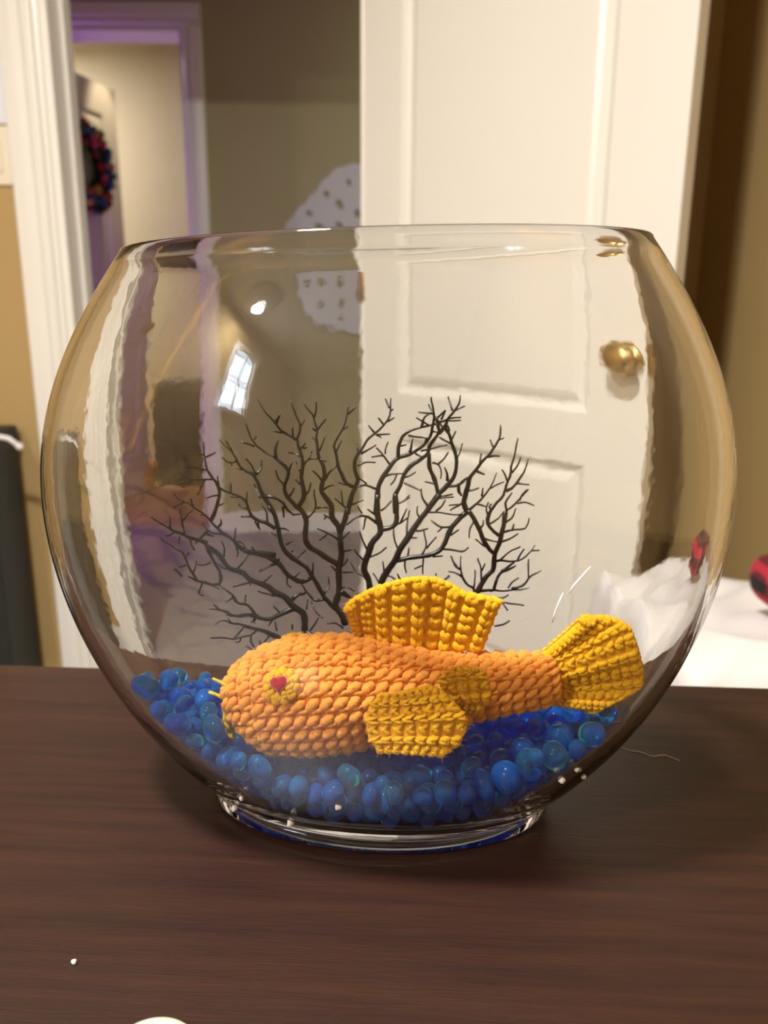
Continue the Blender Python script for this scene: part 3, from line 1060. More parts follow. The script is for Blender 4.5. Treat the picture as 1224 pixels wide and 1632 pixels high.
def crochet_sheet(name, base, tip, nr_, ns_, off, mat, thick=0.0016, ridge=1, parent=None, curl=None, flip=False):
    """knitted flap between two edge curves given in photo pixels (base -> tip), rows follow u, stitches follow v"""
    bu = np.array([p[0] for p in base])
    tu = np.array([p[0] for p in tip])

    def S(u, v):
        bx, by = np.interp(u, bu, [p[1] for p in base]), np.interp(u, bu, [p[2] for p in base])
        tx, ty = np.interp(u, tu, [p[1] for p in tip]), np.interp(u, tu, [p[2] for p in tip])
        x, y = bx + (tx - bx) * v, by + (ty - by) * v
        return np.array([on_fish(a, b, off(c, d)) for a, b, c, d in zip(np.ravel(x), np.ravel(y), np.ravel(u), np.ravel(v))])

    gu, gv = np.meshgrid(np.linspace(0, 1, 25), np.linspace(0, 1, 25), indexing='ij')
    G = S(gu, gv).reshape(25, 25, 3)
    du = np.gradient(G, axis=0)
    dv = np.gradient(G, axis=1)
    NN = np.cross(du, dv)
    NN /= np.linalg.norm(NN, axis=2)[..., None] + 1e-12
    if NN[12, 12, 1] > 0:
        NN = -NN

    def at(u, v, A):
        fu, fv = np.clip(u, 0, 1) * 24, np.clip(v, 0, 1) * 24
        i, j = np.minimum(fu.astype(int), 23), np.minimum(fv.astype(int), 23)
        a, b = (fu - i)[:, None], (fv - j)[:, None]
        return A[i, j] * (1 - a) * (1 - b) + A[i + 1, j] * a * (1 - b) + A[i, j + 1] * (1 - a) * b + A[i + 1, j + 1] * a * b

    out = []
    gf = grid_faces(25, 25)
    out.append(((G + NN * thick * .62).reshape(-1, 3), gf))
    out.append(((G - NN * thick * .62).reshape(-1, 3), gf))
    Cs, Ts, Ns, Ls, Ws, Hs = [], [], [], [], [], []
    for face in (1, -1):
        for r in range(nr_):
            for kk in range(2):
                jj = np.arange(ns_) + 0.5
                u = np.full(ns_, (r + 0.5) / nr_) + (0.14 if kk else -0.14) / nr_
                v = jj / ns_ + rng.normal(size=ns_) * 0.06 / ns_
                A_du, A_dv = at(u, v, du), at(u, v, dv)
                cu = np.linalg.norm(A_du, axis=1) * 24 / nr_
                cv = np.linalg.norm(A_dv, axis=1) * 24 / ns_
                eu, ev = A_du / np.linalg.norm(A_du, axis=1)[:, None], A_dv / np.linalg.norm(A_dv, axis=1)[:, None]
                isr = ridge and (r % 2 == ridge - 1)
                ang_ = (0.28 if isr else 0.75) * (1 if kk else -1) + rng.normal(size=ns_) * 0.08
                n_ = at(u, v, NN) * face
                Cs.append(at(u, v, G) + n_ * thick * (0.66 if isr else 0.52))
                Ts.append(ev * np.cos(ang_)[:, None] + eu * np.sin(ang_)[:, None])
                Ns.append(n_)
                Ls.append(cv * (1.28 if isr else 1.12))
                Ws.append(np.minimum(cu * (0.24 if isr else 0.28), cv * 0.5))
                Hs.append(np.full(ns_, thick * (0.75 if isr else 0.68)))
    # chain of stitches round the free edge
    ne = max(6, int(nr_ * 1.2))
    for (uu, vv) in ((np.linspace(0.02, .98, ne * 2), np.full(ne * 2, 0.985)), (np.full(ns_, 0.02), (np.arange(ns_) + .5) / ns_), (np.full(ns_, 0.98), (np.arange(ns_) + .5) / ns_)):
        Pn = at(uu, vv, G)
        tt = np.gradient(Pn, axis=0)
        ln = np.linalg.norm(tt, axis=1)
        Cs.append(Pn)
        Ts.append(tt + at(uu, vv, NN) * ln[:, None] * 0.25)
        Ns.append(at(uu, vv, NN))
        Ls.append(ln * 1.5)
        Ws.append(np.minimum(ln * 0.42, thick * 0.85))
        Hs.append(np.full(len(uu), thick * 0.95))
    out.append(lobes(np.concatenate(Cs), np.concatenate(Ts), np.concatenate(Ns), np.concatenate(Ls), np.concatenate(Ws), np.concatenate(Hs), K=10, m=7))
    V, F = join(out)
    o = quad_mesh(name, V - FR, F, mat, parent or fish)
    gc = G.reshape(-1, 3).mean(0)
    fuzz(o, V[1250:], 2500, mat, lambda P: gc[None] * 0.6 + P * 0.4 + np.array([0, 0.006, 0]))
    return o


o = crochet_sheet('dorsal_fin',
                  [(0, 560, 1003), (.12, 580, 1014), (.3, 618, 1024), (.55, 672, 1033), (.8, 722, 1035), (1, 766, 1034)],
                  [(0, 551, 972), (.08, 562, 956), (.2, 590, 942), (.32, 618, 931), (.45, 655, 922), (.55, 684, 921), (.65, 708, 927), (.78, 738, 945), (.88, 768, 951), (1, 797, 957)],
                  9, 6, lambda u, v: 0.006 - 0.002 * v + 0.0012 * math.sin(u * 12), M['yarn_yellow'], 0.0019, ridge=1)
o['label'] = 'rounded yellow ribbed dorsal fin'
o = crochet_sheet('tail_fin',
                  [(0, 866, 1040), (.5, 870, 1080), (1, 874, 1120)],
                  [(0, 926, 988), (.1, 950, 982), (.2, 975, 984), (.32, 1002, 998), (.5, 1013, 1037), (.68, 1024, 1078), (.78, 1022, 1095), (.9, 985, 1113), (1, 942, 1130)],
                  9, 9, lambda u, v: 0.001 + 0.004 * v * (u - .4) + 0.0015 * math.sin(u * 11), M['yarn_yellow'], 0.0019, ridge=1)
o['label'] = 'fan shaped yellow ribbed tail fin'
o = crochet_sheet('pectoral_fin',
                  [(0, 608, 1106), (.25, 590, 1122), (.5, 584, 1142), (.75, 589, 1168), (1, 604, 1190)],
                  [(0, 684, 1092), (.15, 706, 1101), (.3, 722, 1116), (.5, 740, 1135), (.65, 741, 1152), (.82, 730, 1176), (1, 700, 1195)],
                  7, 8, lambda u, v: -0.0235 - 0.005 * u - 0.0015 * math.sin(v * 3.1), M['yarn_yellow'], 0.0021, ridge=2)
o['label'] = 'large flat yellow side fin with ridges'
o = crochet_sheet('pelvic_fin',
                  [(0, 712, 1068), (.3, 701, 1080), (.6, 702, 1098), (1, 722, 1128)],
                  [(0, 752, 1064), (.3, 770, 1074), (.6, 776, 1094), (.8, 772, 1112), (1, 752, 1130)],
                  5, 5, lambda u, v: -0.0165 - 0.0035 * math.sin(u * 3.1) * math.sin(v * 3.1), M['yarn_mustard'], 0.0022, ridge=2)
o['label'] = 'small rounded mustard fin'


def eye(s_px, th, n_scale=1.0):
    s = float(np.interp(s_px, [p[0] for p in SP], _arc))
    P, N, tm, tc = (x[0] for x in on_body(np.array([s]), np.array([th])))
    up = -tc if (tc[2] < 0) else tc
    rt = tm
    Cn = P + N * 0.0010
    e = []
    root_parts = []
    for R, n, w, h, dz, al in ((0.0052, 11, 0.0016, 0.0015, 0.0, 0.55), (0.0035, 9, 0.0011, 0.0014, 0.0012, 0.9), (0.0044, 13, 0.0010, 0.0010, 0.0013, 0.15)):
        f = np.arange(n) * 2 * math.pi / n + 0.3
        d = np.cos(f)[:, None] * rt * 1.1 + np.sin(f)[:, None] * up * 1.08
        tgt = -np.sin(f)[:, None] * rt + np.cos(f)[:, None] * up * 1.08
        root_parts.append(lobes(Cn + d * R + N * dz, tgt * math.cos(al) + d * math.sin(al), np.repeat(N[None], n, 0), 2 * math.pi * R / n * 1.35, w, h, K=10, m=7))
    V, F = join(root_parts)
    eo = quad_mesh('eye', V - FR, F, M['yarn_mustard'], fish)
    eo['label'] = 'yellow crocheted ring eye'

    def heart(scale, h0, h1, mat, name):
        t = np.arange(40) * 2 * math.pi / 40
        hx = 16 * np.sin(t) ** 3 / 17
        hy = (13 * np.cos(t) - 5 * np.cos(2 * t) - 2 * np.cos(3 * t) - np.cos(4 * t) + 2) / 17
        rows = []
        for q, hz in ((1.0, h0), (1.0, h1 - 0.0006), (0.985, h1 - 0.0003), (0.95, h1 - 0.0001), (0.88, h1), (0.6, h1 + 0.0003), (0.3, h1 + 0.00045), (0.0, h1 + 0.0005)):
            rows.append(Cn + (rt[None] * hx[:, None] + up[None] * hy[:, None]) * scale * q + N * hz)
        V = np.array(rows).reshape(-1, 3)
        ho = quad_mesh(name, V - FR, grid_faces(len(rows), 40, True), mat, eo)
        bm = bmesh.new()
        bm.from_mesh(ho.data)
        bmesh.ops.remove_doubles(bm, verts=bm.verts, dist=1e-7)
        bmesh.ops.recalc_face_normals(bm, faces=bm.faces)
        if sum((f.normal.dot(Vector(N)) for f in bm.faces)) < 0:
            bmesh.ops.reverse_faces(bm, faces=bm.faces)
        bm.to_mesh(ho.data)
        bm.free()
        return ho

    heart(0.0043, 0.0, 0.0029, M['felt_pink'], 'pupil_rim')['label'] = 'pink heart edge'
    heart(0.0034, 0.0012, 0.0036, M['felt_red'], 'pupil')['label'] = 'red heart pupil'
    return eo


eye(474, math.radians(53))
eye(470, math.radians(-47))
# mouth: mustard stitches on the nose
mp_ = [(382, 1074), (374, 1085), (369, 1098), (365.5, 1112), (364, 1128), (364.5, 1144), (369, 1160)]
P = np.array([on_fish(x, y, -0.0045) for i, (x, y) in enumerate(mp_)])
Tn = np.gradient(P, axis=0)
Nn = np.tile(np.array([-0.8, -0.6, 0.1]), (len(P), 1))
side = np.cross(Tn / np.linalg.norm(Tn, axis=1)[:, None], Nn)
V, F = join([lobes(P + side * 0.0007, Tn + side * .002, Nn, 0.0056, 0.0014, 0.0013), lobes(P - side * 0.0009 + Tn * .4, Tn - side * .002, Nn, 0.0056, 0.0014, 0.0013)])
quad_mesh('mouth', V - FR, F, M['yarn_mustard'], fish)['label'] = 'mustard stitched mouth'
for pts in ([(341, 1080), (349, 1083), (358, 1088), (367, 1094), (374, 1098)], [(335, 1101), (346, 1105), (358, 1110), (370, 1111.5), (380, 1112)]):
    mb = MB()
    mb.tube([on_fish(x, y, -0.006) for x, y in pts], [0.00055, 0.00068, 0.0007, 0.0006, 0.0005], 10)
    w = mb.build('whisker', M['thread_yellow'], parent=fish, smooth=True, merge=1e-6, loc=FR)
    w.location = (0, 0, 0)

# ================================================================== BLACK SEA FAN
FAN_Y = 0.030


def fan_pt(px, py):
    P = unproject_y(px, py, FAN_Y)
    return P + np.array([0, 0.004 * math.sin(px * 0.021) * math.cos(py * 0.017), 0])


FAN_MAIN = """6.5 1.3 338,832 347,804 350,788 347,778 338,765 330,752 327,736 325,723 325,706
5.6 2.6 440,844 425,834 413,831 401,824 395,811 392,803 381,794 367,789 354,784 348,779
6.9 1.3 440,827 436,816 425,799 416,785 408,767 403,760 387,752 379,744 376,737 367,724 358,715 349,704
7.4 1.6 440,886 420,881 400,878 382,870 376,862 358,851 345,840 325,821 310,811 302,804 293,801 284,795 279,786
10.1 7.5 486,1006 486,990 483,980 473,973 464,965 454,952 442,946 431,936 419,929 401,921 390,908
7.5 6.9 440,947 431,935 420,929 405,922 397,916 387,908 371,903 361,893 351,881 336,872
6.9 1.3 333,866 322,862 309,860 294,854 278,848 268,842 255,835 242,825
5.7 3.9 332,868 335,875 343,891 353,906 356,917 354,927 345,929 328,927 317,926
4.2 1.3 317,926 310,916 302,904 297,891 291,883 279,878 273,873 265,868 255,860
5.9 2.0 410,981 405,970 397,961 382,958 376,948 367,939 356,931 353,929
7.8 6.5 473,973 467,973 447,980 432,986 419,985 408,977
6.5 1.3 410,981 400,978 387,979 374,978 364,972 353,969 335,969
7.4 1.3 440,1014 425,1008 410,1003 392,997 382,993 371,992 359,987 345,995
8.5 7.2 540,906 526,897 508,885 495,877 488,867 487,849 488,828 482,815 475,808
7.2 1.3 476,810 486,792 485,777 482,759 485,738 481,721 476,708 475,700 480,689 479,676 472,662 464,640
6.5 1.6 476,811 465,800 458,790 455,775 460,761 461,751 452,741 440,731 422,723 408,713 398,698 391,677
4.6 1.0 474,702 465,695 452,690 440,677 426,661 410,636
8.2 1.6 530,820 529,806 521,793 514,782 516,767 519,757 517,741 511,729 508,715 506,698 507,687 502,671 501,666 493,656 483,643
8.2 8.2 542,852 539,839 531,828 529,810
6.2 1.6 568,777 553,769 547,757 541,743 537,723 533,709 539,697 547,684 553,664 557,645
6.9 5.9 555,820 558,801 563,785 568,777
7.8 7.2 542,852 550,830 555,810
9.8 8.2 551,998 545,983 535,972 540,949 540,928 540,908 544,892 543,875 542,852
7.5 6.5 551,998 542,982 529,970 517,957 508,942 496,923 488,908 477,900 464,890 452,874 446,851 439,825 429,808
6.5 6.9 496,927 482,931 467,924 457,915 446,900 431,888 419,883 403,880 390,875
5.9 1.6 567,776 571,765 566,751 565,741 569,726 578,715 586,702 597,693 612,679 620,667 622,653 623,636
9.2 8.8 589,942 588,929 580,911 583,895 588,882 592,868 607,847 606,841 602,823 601,806 602,790
8.5 2.3 600,820 601,800 604,775 609,764 622,746 632,734 651,728 667,720 681,708 687,698 690,682 692,669 690,653 687,634
5.9 2.6 634,734 636,712 641,700 653,690 671,684 687,680 697,677
7.2 6.9 607,847 612,845 625,842 630,837 632,815 630,790
6.9 3.9 630,820 630,792 638,777 645,759 654,747 671,736 682,726 685,715 694,702 700,692 698,677 694,667
5.6 5.9 699,790 697,783 692,764 685,747 684,726
9.5 7.5 606,934 612,919 622,903 632,888 637,875 651,855 664,837 681,816 695,798 702,790
7.5 4.2 682,814 700,790 713,777 725,759 728,741 726,728 720,708 715,692 710,684 710,677
5.9 1.6 700,694 710,680 713,671 723,658 731,645 733,631
6.5 7.5 632,893 645,889 671,885 689,882 704,872 713,855 718,844 728,832 743,818
7.4 2.3 744,817 739,804 741,791 746,771 747,765 759,748 768,735 778,725 786,712 793,699 795,678
4.2 1.3 746,814 760,804 775,783 782,771 789,752
7.2 6.5 760,948 768,934 778,920 785,916 788,895 789,887 798,864 799,856 802,840 804,820
5.9 2.0 799,860 803,836 806,817 804,801 808,792 813,784
5.6 2.0 798,858 782,845 777,836 780,818 788,804 801,787 804,774 811,752 811,742 815,730 819,712 823,698
6.2 6.9 789,887 780,879 772,867 765,849 757,833 749,820 744,815
4.2 1.3 788,900 796,898 814,900 829,899 842,890 848,882 853,872
4.9 3.6 788,943 793,929 799,918 811,910 821,901
4.9 1.3 762,945 785,945 804,947 826,946 845,943
4.6 1.3 817,945 834,939 845,926 864,913
4.6 1.6 756,949 755,941 744,933 737,920 733,905 733,886
9.0 9.0 553,1009 570,1045 590,1095
9.0 9.0 589,942 596,1020 597,1095
9.0 9.0 605,934 603,1020 601,1095
9.0 6.0 625,1090 690,1020 760,948
9.0 9.0 580,1095 530,1040 486,1006
9.0 7.0 575,1098 500,1050 440,1014
8.0 4.0 630,1095 720,1010 794,960"""
FAN_TWIG = """2.6 325,727 309,725 291,728
2.6 331,753 314,746 299,737
2.6 314,746 286,746
2.6 338,767 327,766 309,766 291,754
2.6 309,767 299,770 283,773
2.6 302,770 294,778
2.6 327,767 323,775 319,788
2.6 328,731 340,727
2.6 348,778 348,760
2.6 347,792 336,795 327,799
2.6 349,809 357,805
2.6 367,788 366,772
2.6 381,795 367,795
2.6 393,803 393,786
2.6 394,814 379,808
2.6 401,825 385,825
6.5 410,832 412,842 415,848
2.6 428,834 425,819 417,806
2.6 371,729 368,716 365,702
2.6 376,738 364,740 354,731
2.6 366,740 366,747
2.6 384,752 372,756
2.6 407,760 402,744 394,730
3.9 408,760 413,752 414,740
2.6 416,796 408,786 403,777
2.6 294,802 284,807 276,812
3.9 310,810 309,793
2.6 327,823 320,825
3.9 351,840 356,834 358,824
2.6 358,852 341,851 332,848 322,838
3.9 332,848 318,862
2.6 332,852 341,858
2.6 381,863 392,863 397,867
2.6 376,862 377,842
2.6 379,871 382,878 381,886
4.2 408,878 405,868
2.6 273,844 270,827
2.6 279,851 269,854
2.6 295,852 292,835 288,814
2.6 292,832 300,824 308,815
2.6 292,842 286,832
2.6 287,857 287,867
2.6 305,862 309,868 315,873
2.6 360,885 360,873 355,862
2.6 298,887 303,882
2.6 309,913 315,903 321,888
2.6 318,900 328,900 338,895
2.6 301,901 291,899
2.6 317,926 299,924
2.6 325,929 320,940 317,947 325,952
2.6 344,930 345,937 348,943
2.6 292,922 278,909
2.6 371,903 361,903 353,896
2.6 381,905 390,896 399,885
2.6 400,926 377,927
2.6 402,926 399,935
2.6 421,927 428,922 435,915
2.6 439,950 425,945 413,940
2.6 440,899 416,908
2.6 394,959 395,944
2.6 376,948 363,955
2.6 447,978 437,968
4.2 437,986 429,999
2.6 409,986 401,994
2.6 354,970 343,961
2.6 374,979 361,979
2.6 408,984 403,994 406,999
2.6 371,991 366,983
2.6 392,997 384,1004 377,1010
2.6 410,1006 400,1014 385,1015 374,1019
2.6 402,1014 402,1024 406,1032
2.6 430,1014 419,1028
2.6 385,1017 382,1025 374,1027
2.6 372,1019 358,1017 338,1015
2.6 442,1006 439,993
2.6 467,1004 467,993
2.6 418,1033 413,1025
2.6 405,1043 394,1040 389,1043
2.6 405,714 385,706
2.6 405,703 407,699
5.6 441,731 440,716 443,703
2.6 462,749 468,736
2.6 454,774 444,762 440,749
2.6 462,792 467,785 471,777
5.9 440,676 449,661
2.6 450,691 436,688
2.6 469,698 467,680
2.6 481,680 487,670
2.6 480,715 484,712 489,705
2.6 485,714 491,713
2.6 479,727 472,723 460,723
2.6 486,741 494,732 509,729
2.6 495,731 498,720
2.6 480,751 472,739
2.6 481,772 471,762
2.6 486,792 493,782 497,768
2.6 501,667 505,656 505,640
2.6 508,685 514,677 521,668
5.6 506,685 499,685
2.6 511,718 516,705 520,694
2.6 505,701 498,697
2.6 510,729 522,733
2.6 516,767 509,756 500,745
3.6 519,764 527,751 538,742
2.6 517,780 525,774 533,773
2.6 531,830 516,822
2.6 519,826 515,836
2.6 488,828 500,818 505,806 503,792 503,778
2.6 506,810 514,808 524,809
2.6 555,661 568,649
2.6 547,685 555,681
2.6 538,718 545,704
2.6 552,772 540,770
2.6 560,805 580,796
2.6 553,811 535,792
2.6 548,806 545,781
2.6 538,864 526,854 507,842
2.6 521,856 508,868
2.6 545,864 557,854
2.6 547,883 566,877
2.6 544,908 550,902 553,894
2.6 535,915 527,910
2.6 545,917 563,919
2.6 544,942 553,940 565,946
8.2 542,949 552,954 562,960
2.6 547,1003 534,995 521,995
2.6 446,857 430,857
2.6 457,870 468,863
2.6 465,882 468,879
2.6 475,892 487,884
2.6 498,921 499,898
2.6 517,952 523,942 522,931
2.6 449,844 457,842 464,843
2.6 446,897 447,887
2.6 437,899 415,909
2.6 459,921 459,933 464,939
2.6 470,923 479,914
4.9 464,959 475,952 488,951 480,937
4.6 516,960 499,962 495,959 488,951
2.6 496,964 504,973 517,977
2.6 488,975 490,962
2.6 495,1006 503,996 508,988
4.2 421,792 436,795 450,801 468,823 479,822
4.2 453,807 453,828
2.6 620,651 614,640
2.6 622,656 626,653
2.6 618,673 628,670
2.6 612,679 603,667
2.6 597,692 587,680
2.6 600,695 622,694
2.6 600,695 607,702
2.6 571,725 569,710
2.6 576,723 599,714
2.6 569,742 579,738 599,738
3.3 599,781 581,773 569,775
2.6 584,772 573,761
2.6 622,744 612,729 600,714
2.6 612,729 605,728 592,730
2.6 614,726 615,716 619,707
2.6 640,714 648,714
3.9 653,726 656,715 658,702
2.6 651,698 684,698
4.2 679,708 679,698
2.6 663,727 672,730
2.6 671,723 687,718 712,711
2.6 694,669 684,649
2.6 692,662 667,658
2.6 684,680 663,666
3.9 672,684 679,664 684,661
2.6 697,669 708,654
2.6 703,671 710,656
2.6 697,674 713,674 736,674
2.6 700,676 718,669 735,667
5.6 697,676 701,694
2.6 694,667 703,679 713,692
2.6 689,690 697,693
2.6 721,656 715,636
2.6 725,656 740,649
2.6 720,703 727,690
2.6 728,734 734,725 739,712
3.9 713,769 712,757 708,746
2.6 718,709 710,705 700,698
2.6 713,680 717,689
3.6 610,762 622,757 645,754
2.6 633,759 629,769 623,775
2.6 646,765 654,761 663,755
2.6 645,773 658,778 671,783
2.6 632,805 643,801 654,795
2.6 689,742 698,744 703,756 702,767
2.6 699,743 708,736 716,726
2.6 692,774 679,775
2.6 682,810 672,793 672,782
2.6 700,796 722,793
3.9 713,778 730,775 740,767
4.2 731,777 734,788 738,795
2.6 681,818 697,819 713,821 736,821
2.6 694,817 705,811 711,803
2.6 669,828 665,819 666,808
2.6 663,847 671,845 682,841
2.6 652,857 664,862
2.6 635,875 628,860 627,846
2.6 648,854 650,832 654,821
2.6 648,889 651,876
2.6 645,890 645,904 648,919
2.6 674,886 673,914
2.6 673,899 660,907
2.6 671,883 679,870 675,846
2.6 679,873 695,855
2.6 689,886 705,887
2.6 704,873 722,876 738,879 746,874
2.6 718,854 731,850
2.6 718,842 702,841 687,831
2.6 704,842 696,846
2.6 613,914 610,895
2.6 606,931 594,918
2.6 615,917 624,917 632,923
2.6 638,922 633,911
2.6 585,878 579,867 573,851
2.6 589,890 604,880 616,867
2.6 579,895 571,885 566,876
2.6 582,922 568,919 557,905
4.2 602,836 583,823 576,821 553,835
2.6 577,820 570,809
2.6 584,824 579,845
2.6 597,821 586,811
2.6 607,816 615,810 624,801
2.6 630,838 638,836 651,829
2.6 638,835 648,811
2.6 632,805 645,802 654,795
2.6 697,797 722,793
2.6 738,806 715,808
2.6 733,908 726,903 721,893
2.6 736,919 726,915 715,915
2.6 715,916 707,922 697,924 693,911
2.6 791,702 801,698
2.6 785,714 780,702
3.9 777,728 786,728 798,731
2.6 764,738 767,725
3.6 759,752 771,756
4.2 746,763 737,769 731,776
3.9 731,774 731,787 737,794
2.6 746,783 755,781 762,778
2.6 736,805 715,809
2.6 777,779 788,773 801,766
2.6 767,791 768,777
2.6 759,805 772,803
2.6 806,815 821,804 832,791 842,782
2.6 826,797 827,787 833,775
2.6 822,802 835,802 851,809
2.6 804,835 816,828 823,814
2.6 803,851 819,846 835,845 839,840 842,828
2.6 816,846 820,841
2.6 779,836 791,830 802,815
2.6 783,815 778,805 780,801
2.6 777,823 774,812 777,801
2.6 806,765 801,753 796,745
2.6 812,752 821,740 826,727
3.9 804,782 814,776 826,761 834,747 839,731
2.6 822,769 838,769
2.6 764,845 768,836 768,827
2.6 755,833 749,841 745,855
2.6 772,861 792,862
2.6 773,874 764,869 759,866
2.6 799,867 814,865 829,859
2.6 791,900 798,897 814,884 831,876
2.6 848,882 860,880
2.6 826,898 831,885 834,876
4.9 801,916 814,916 826,912
2.6 793,929 791,923
2.6 844,926 845,915 848,903
2.6 811,943 817,934 828,926
2.6 782,947 786,951 793,952
2.6 768,931 767,913 760,890
2.6 768,913 772,899
2.6 733,908 725,902 720,893
2.6 755,941 759,916
2.6 795,959 804,957 812,953
2.6 795,964 808,965 835,966
2.6 801,965 808,974
2.6 788,999 801,998 813,993"""
fbase = unproject_y(598, 1100, FAN_Y)
fan = tag(empty('sea_fan', (fbase[0], fbase[1], TZ + 0.020)), 'black branching sea fan standing upright in the bowl behind the fish', 'sea fan')
FL = np.array(fan.location)
PXM = ((fbase - CAM) @ _fw) / FPX


def smooth_path(pts, n):
    pts = np.asarray(pts, float)
    if len(pts) < 3:
        t = np.linspace(0, 1, 4)[:, None]
        return pts[0] * (1 - t) + pts[-1] * t
    d = np.concatenate([[0], np.cumsum(np.linalg.norm(np.diff(pts, axis=0), axis=1))])
    tan = np.gradient(pts, d, axis=0)
    q = np.linspace(0, d[-1], n)
    i = np.clip(np.searchsorted(d, q) - 1, 0, len(d) - 2)
    h = (d[i + 1] - d[i])
    t = (q - d[i]) / h
    h00, h10, h01, h11 = 2 * t ** 3 - 3 * t ** 2 + 1, t ** 3 - 2 * t ** 2 + t, -2 * t ** 3 + 3 * t ** 2, t ** 3 - t ** 2
    return h00[:, None] * pts[i] + (h10 * h)[:, None] * tan[i] + h01[:, None] * pts[i + 1] + (h11 * h)[:, None] * tan[i + 1]


mains = []
for line in FAN_MAIN.strip().split('\n'):
    t = line.split()
    pts = [tuple(map(float, q.split(','))) for q in t[2:]]
    P2 = smooth_path(pts, max(6, len(pts) * 2))
    P3 = np.array([fan_pt(x, y) for x, y in P2])
    wv = np.linspace(float(t[0]), float(t[1]), len(P3)) * 0.5 * PXM * 1.10
    mb = MB()
    mb.tube(P3, wv, 7)
    o = mb.build('branch', M['fan_black'], parent=fan, smooth=True, merge=1e-7, loc=FL)
    o.location = (0, 0, 0)
    mains.append((np.array(P2), o))
for line in FAN_TWIG.strip().split('\n'):
    t = line.split()
    pts = [tuple(map(float, q.split(','))) for q in t[1:]]
    P2 = smooth_path(pts, 7 if len(pts) > 2 else 4)
    best = min(((np.hypot(*(m - P2[0]).T).min(), k) for k, (m, _) in enumerate(mains)))
    lean = rng.normal() * 0.004
    P3 = np.array([fan_pt(x, y) + np.array([0, lean * i / len(P2), 0]) for i, (x, y) in enumerate(P2)])
    mb = MB()
    mb.tube(P3, np.linspace(float(t[0]) * 1.3, 2.4, len(P3)) * 0.5 * PXM, 6)
    o = mb.build('twig', M['fan_black'], parent=mains[best[1]][1], smooth=True, merge=1e-7, loc=FL)
    o.location = (0, 0, 0)
mb = MB()
mb.lathe([(0, 0), (.0075, 0), (.008, .001), (.0065, .003), (.0045, .006), (.0042, .010), (.0042, max(.014, fbase[2] - FL[2])), (0, max(.014, fbase[2] - FL[2]) + .001)], 18)
mb.build('holdfast', M['fan_black'], parent=fan, smooth=True, merge=1e-6)

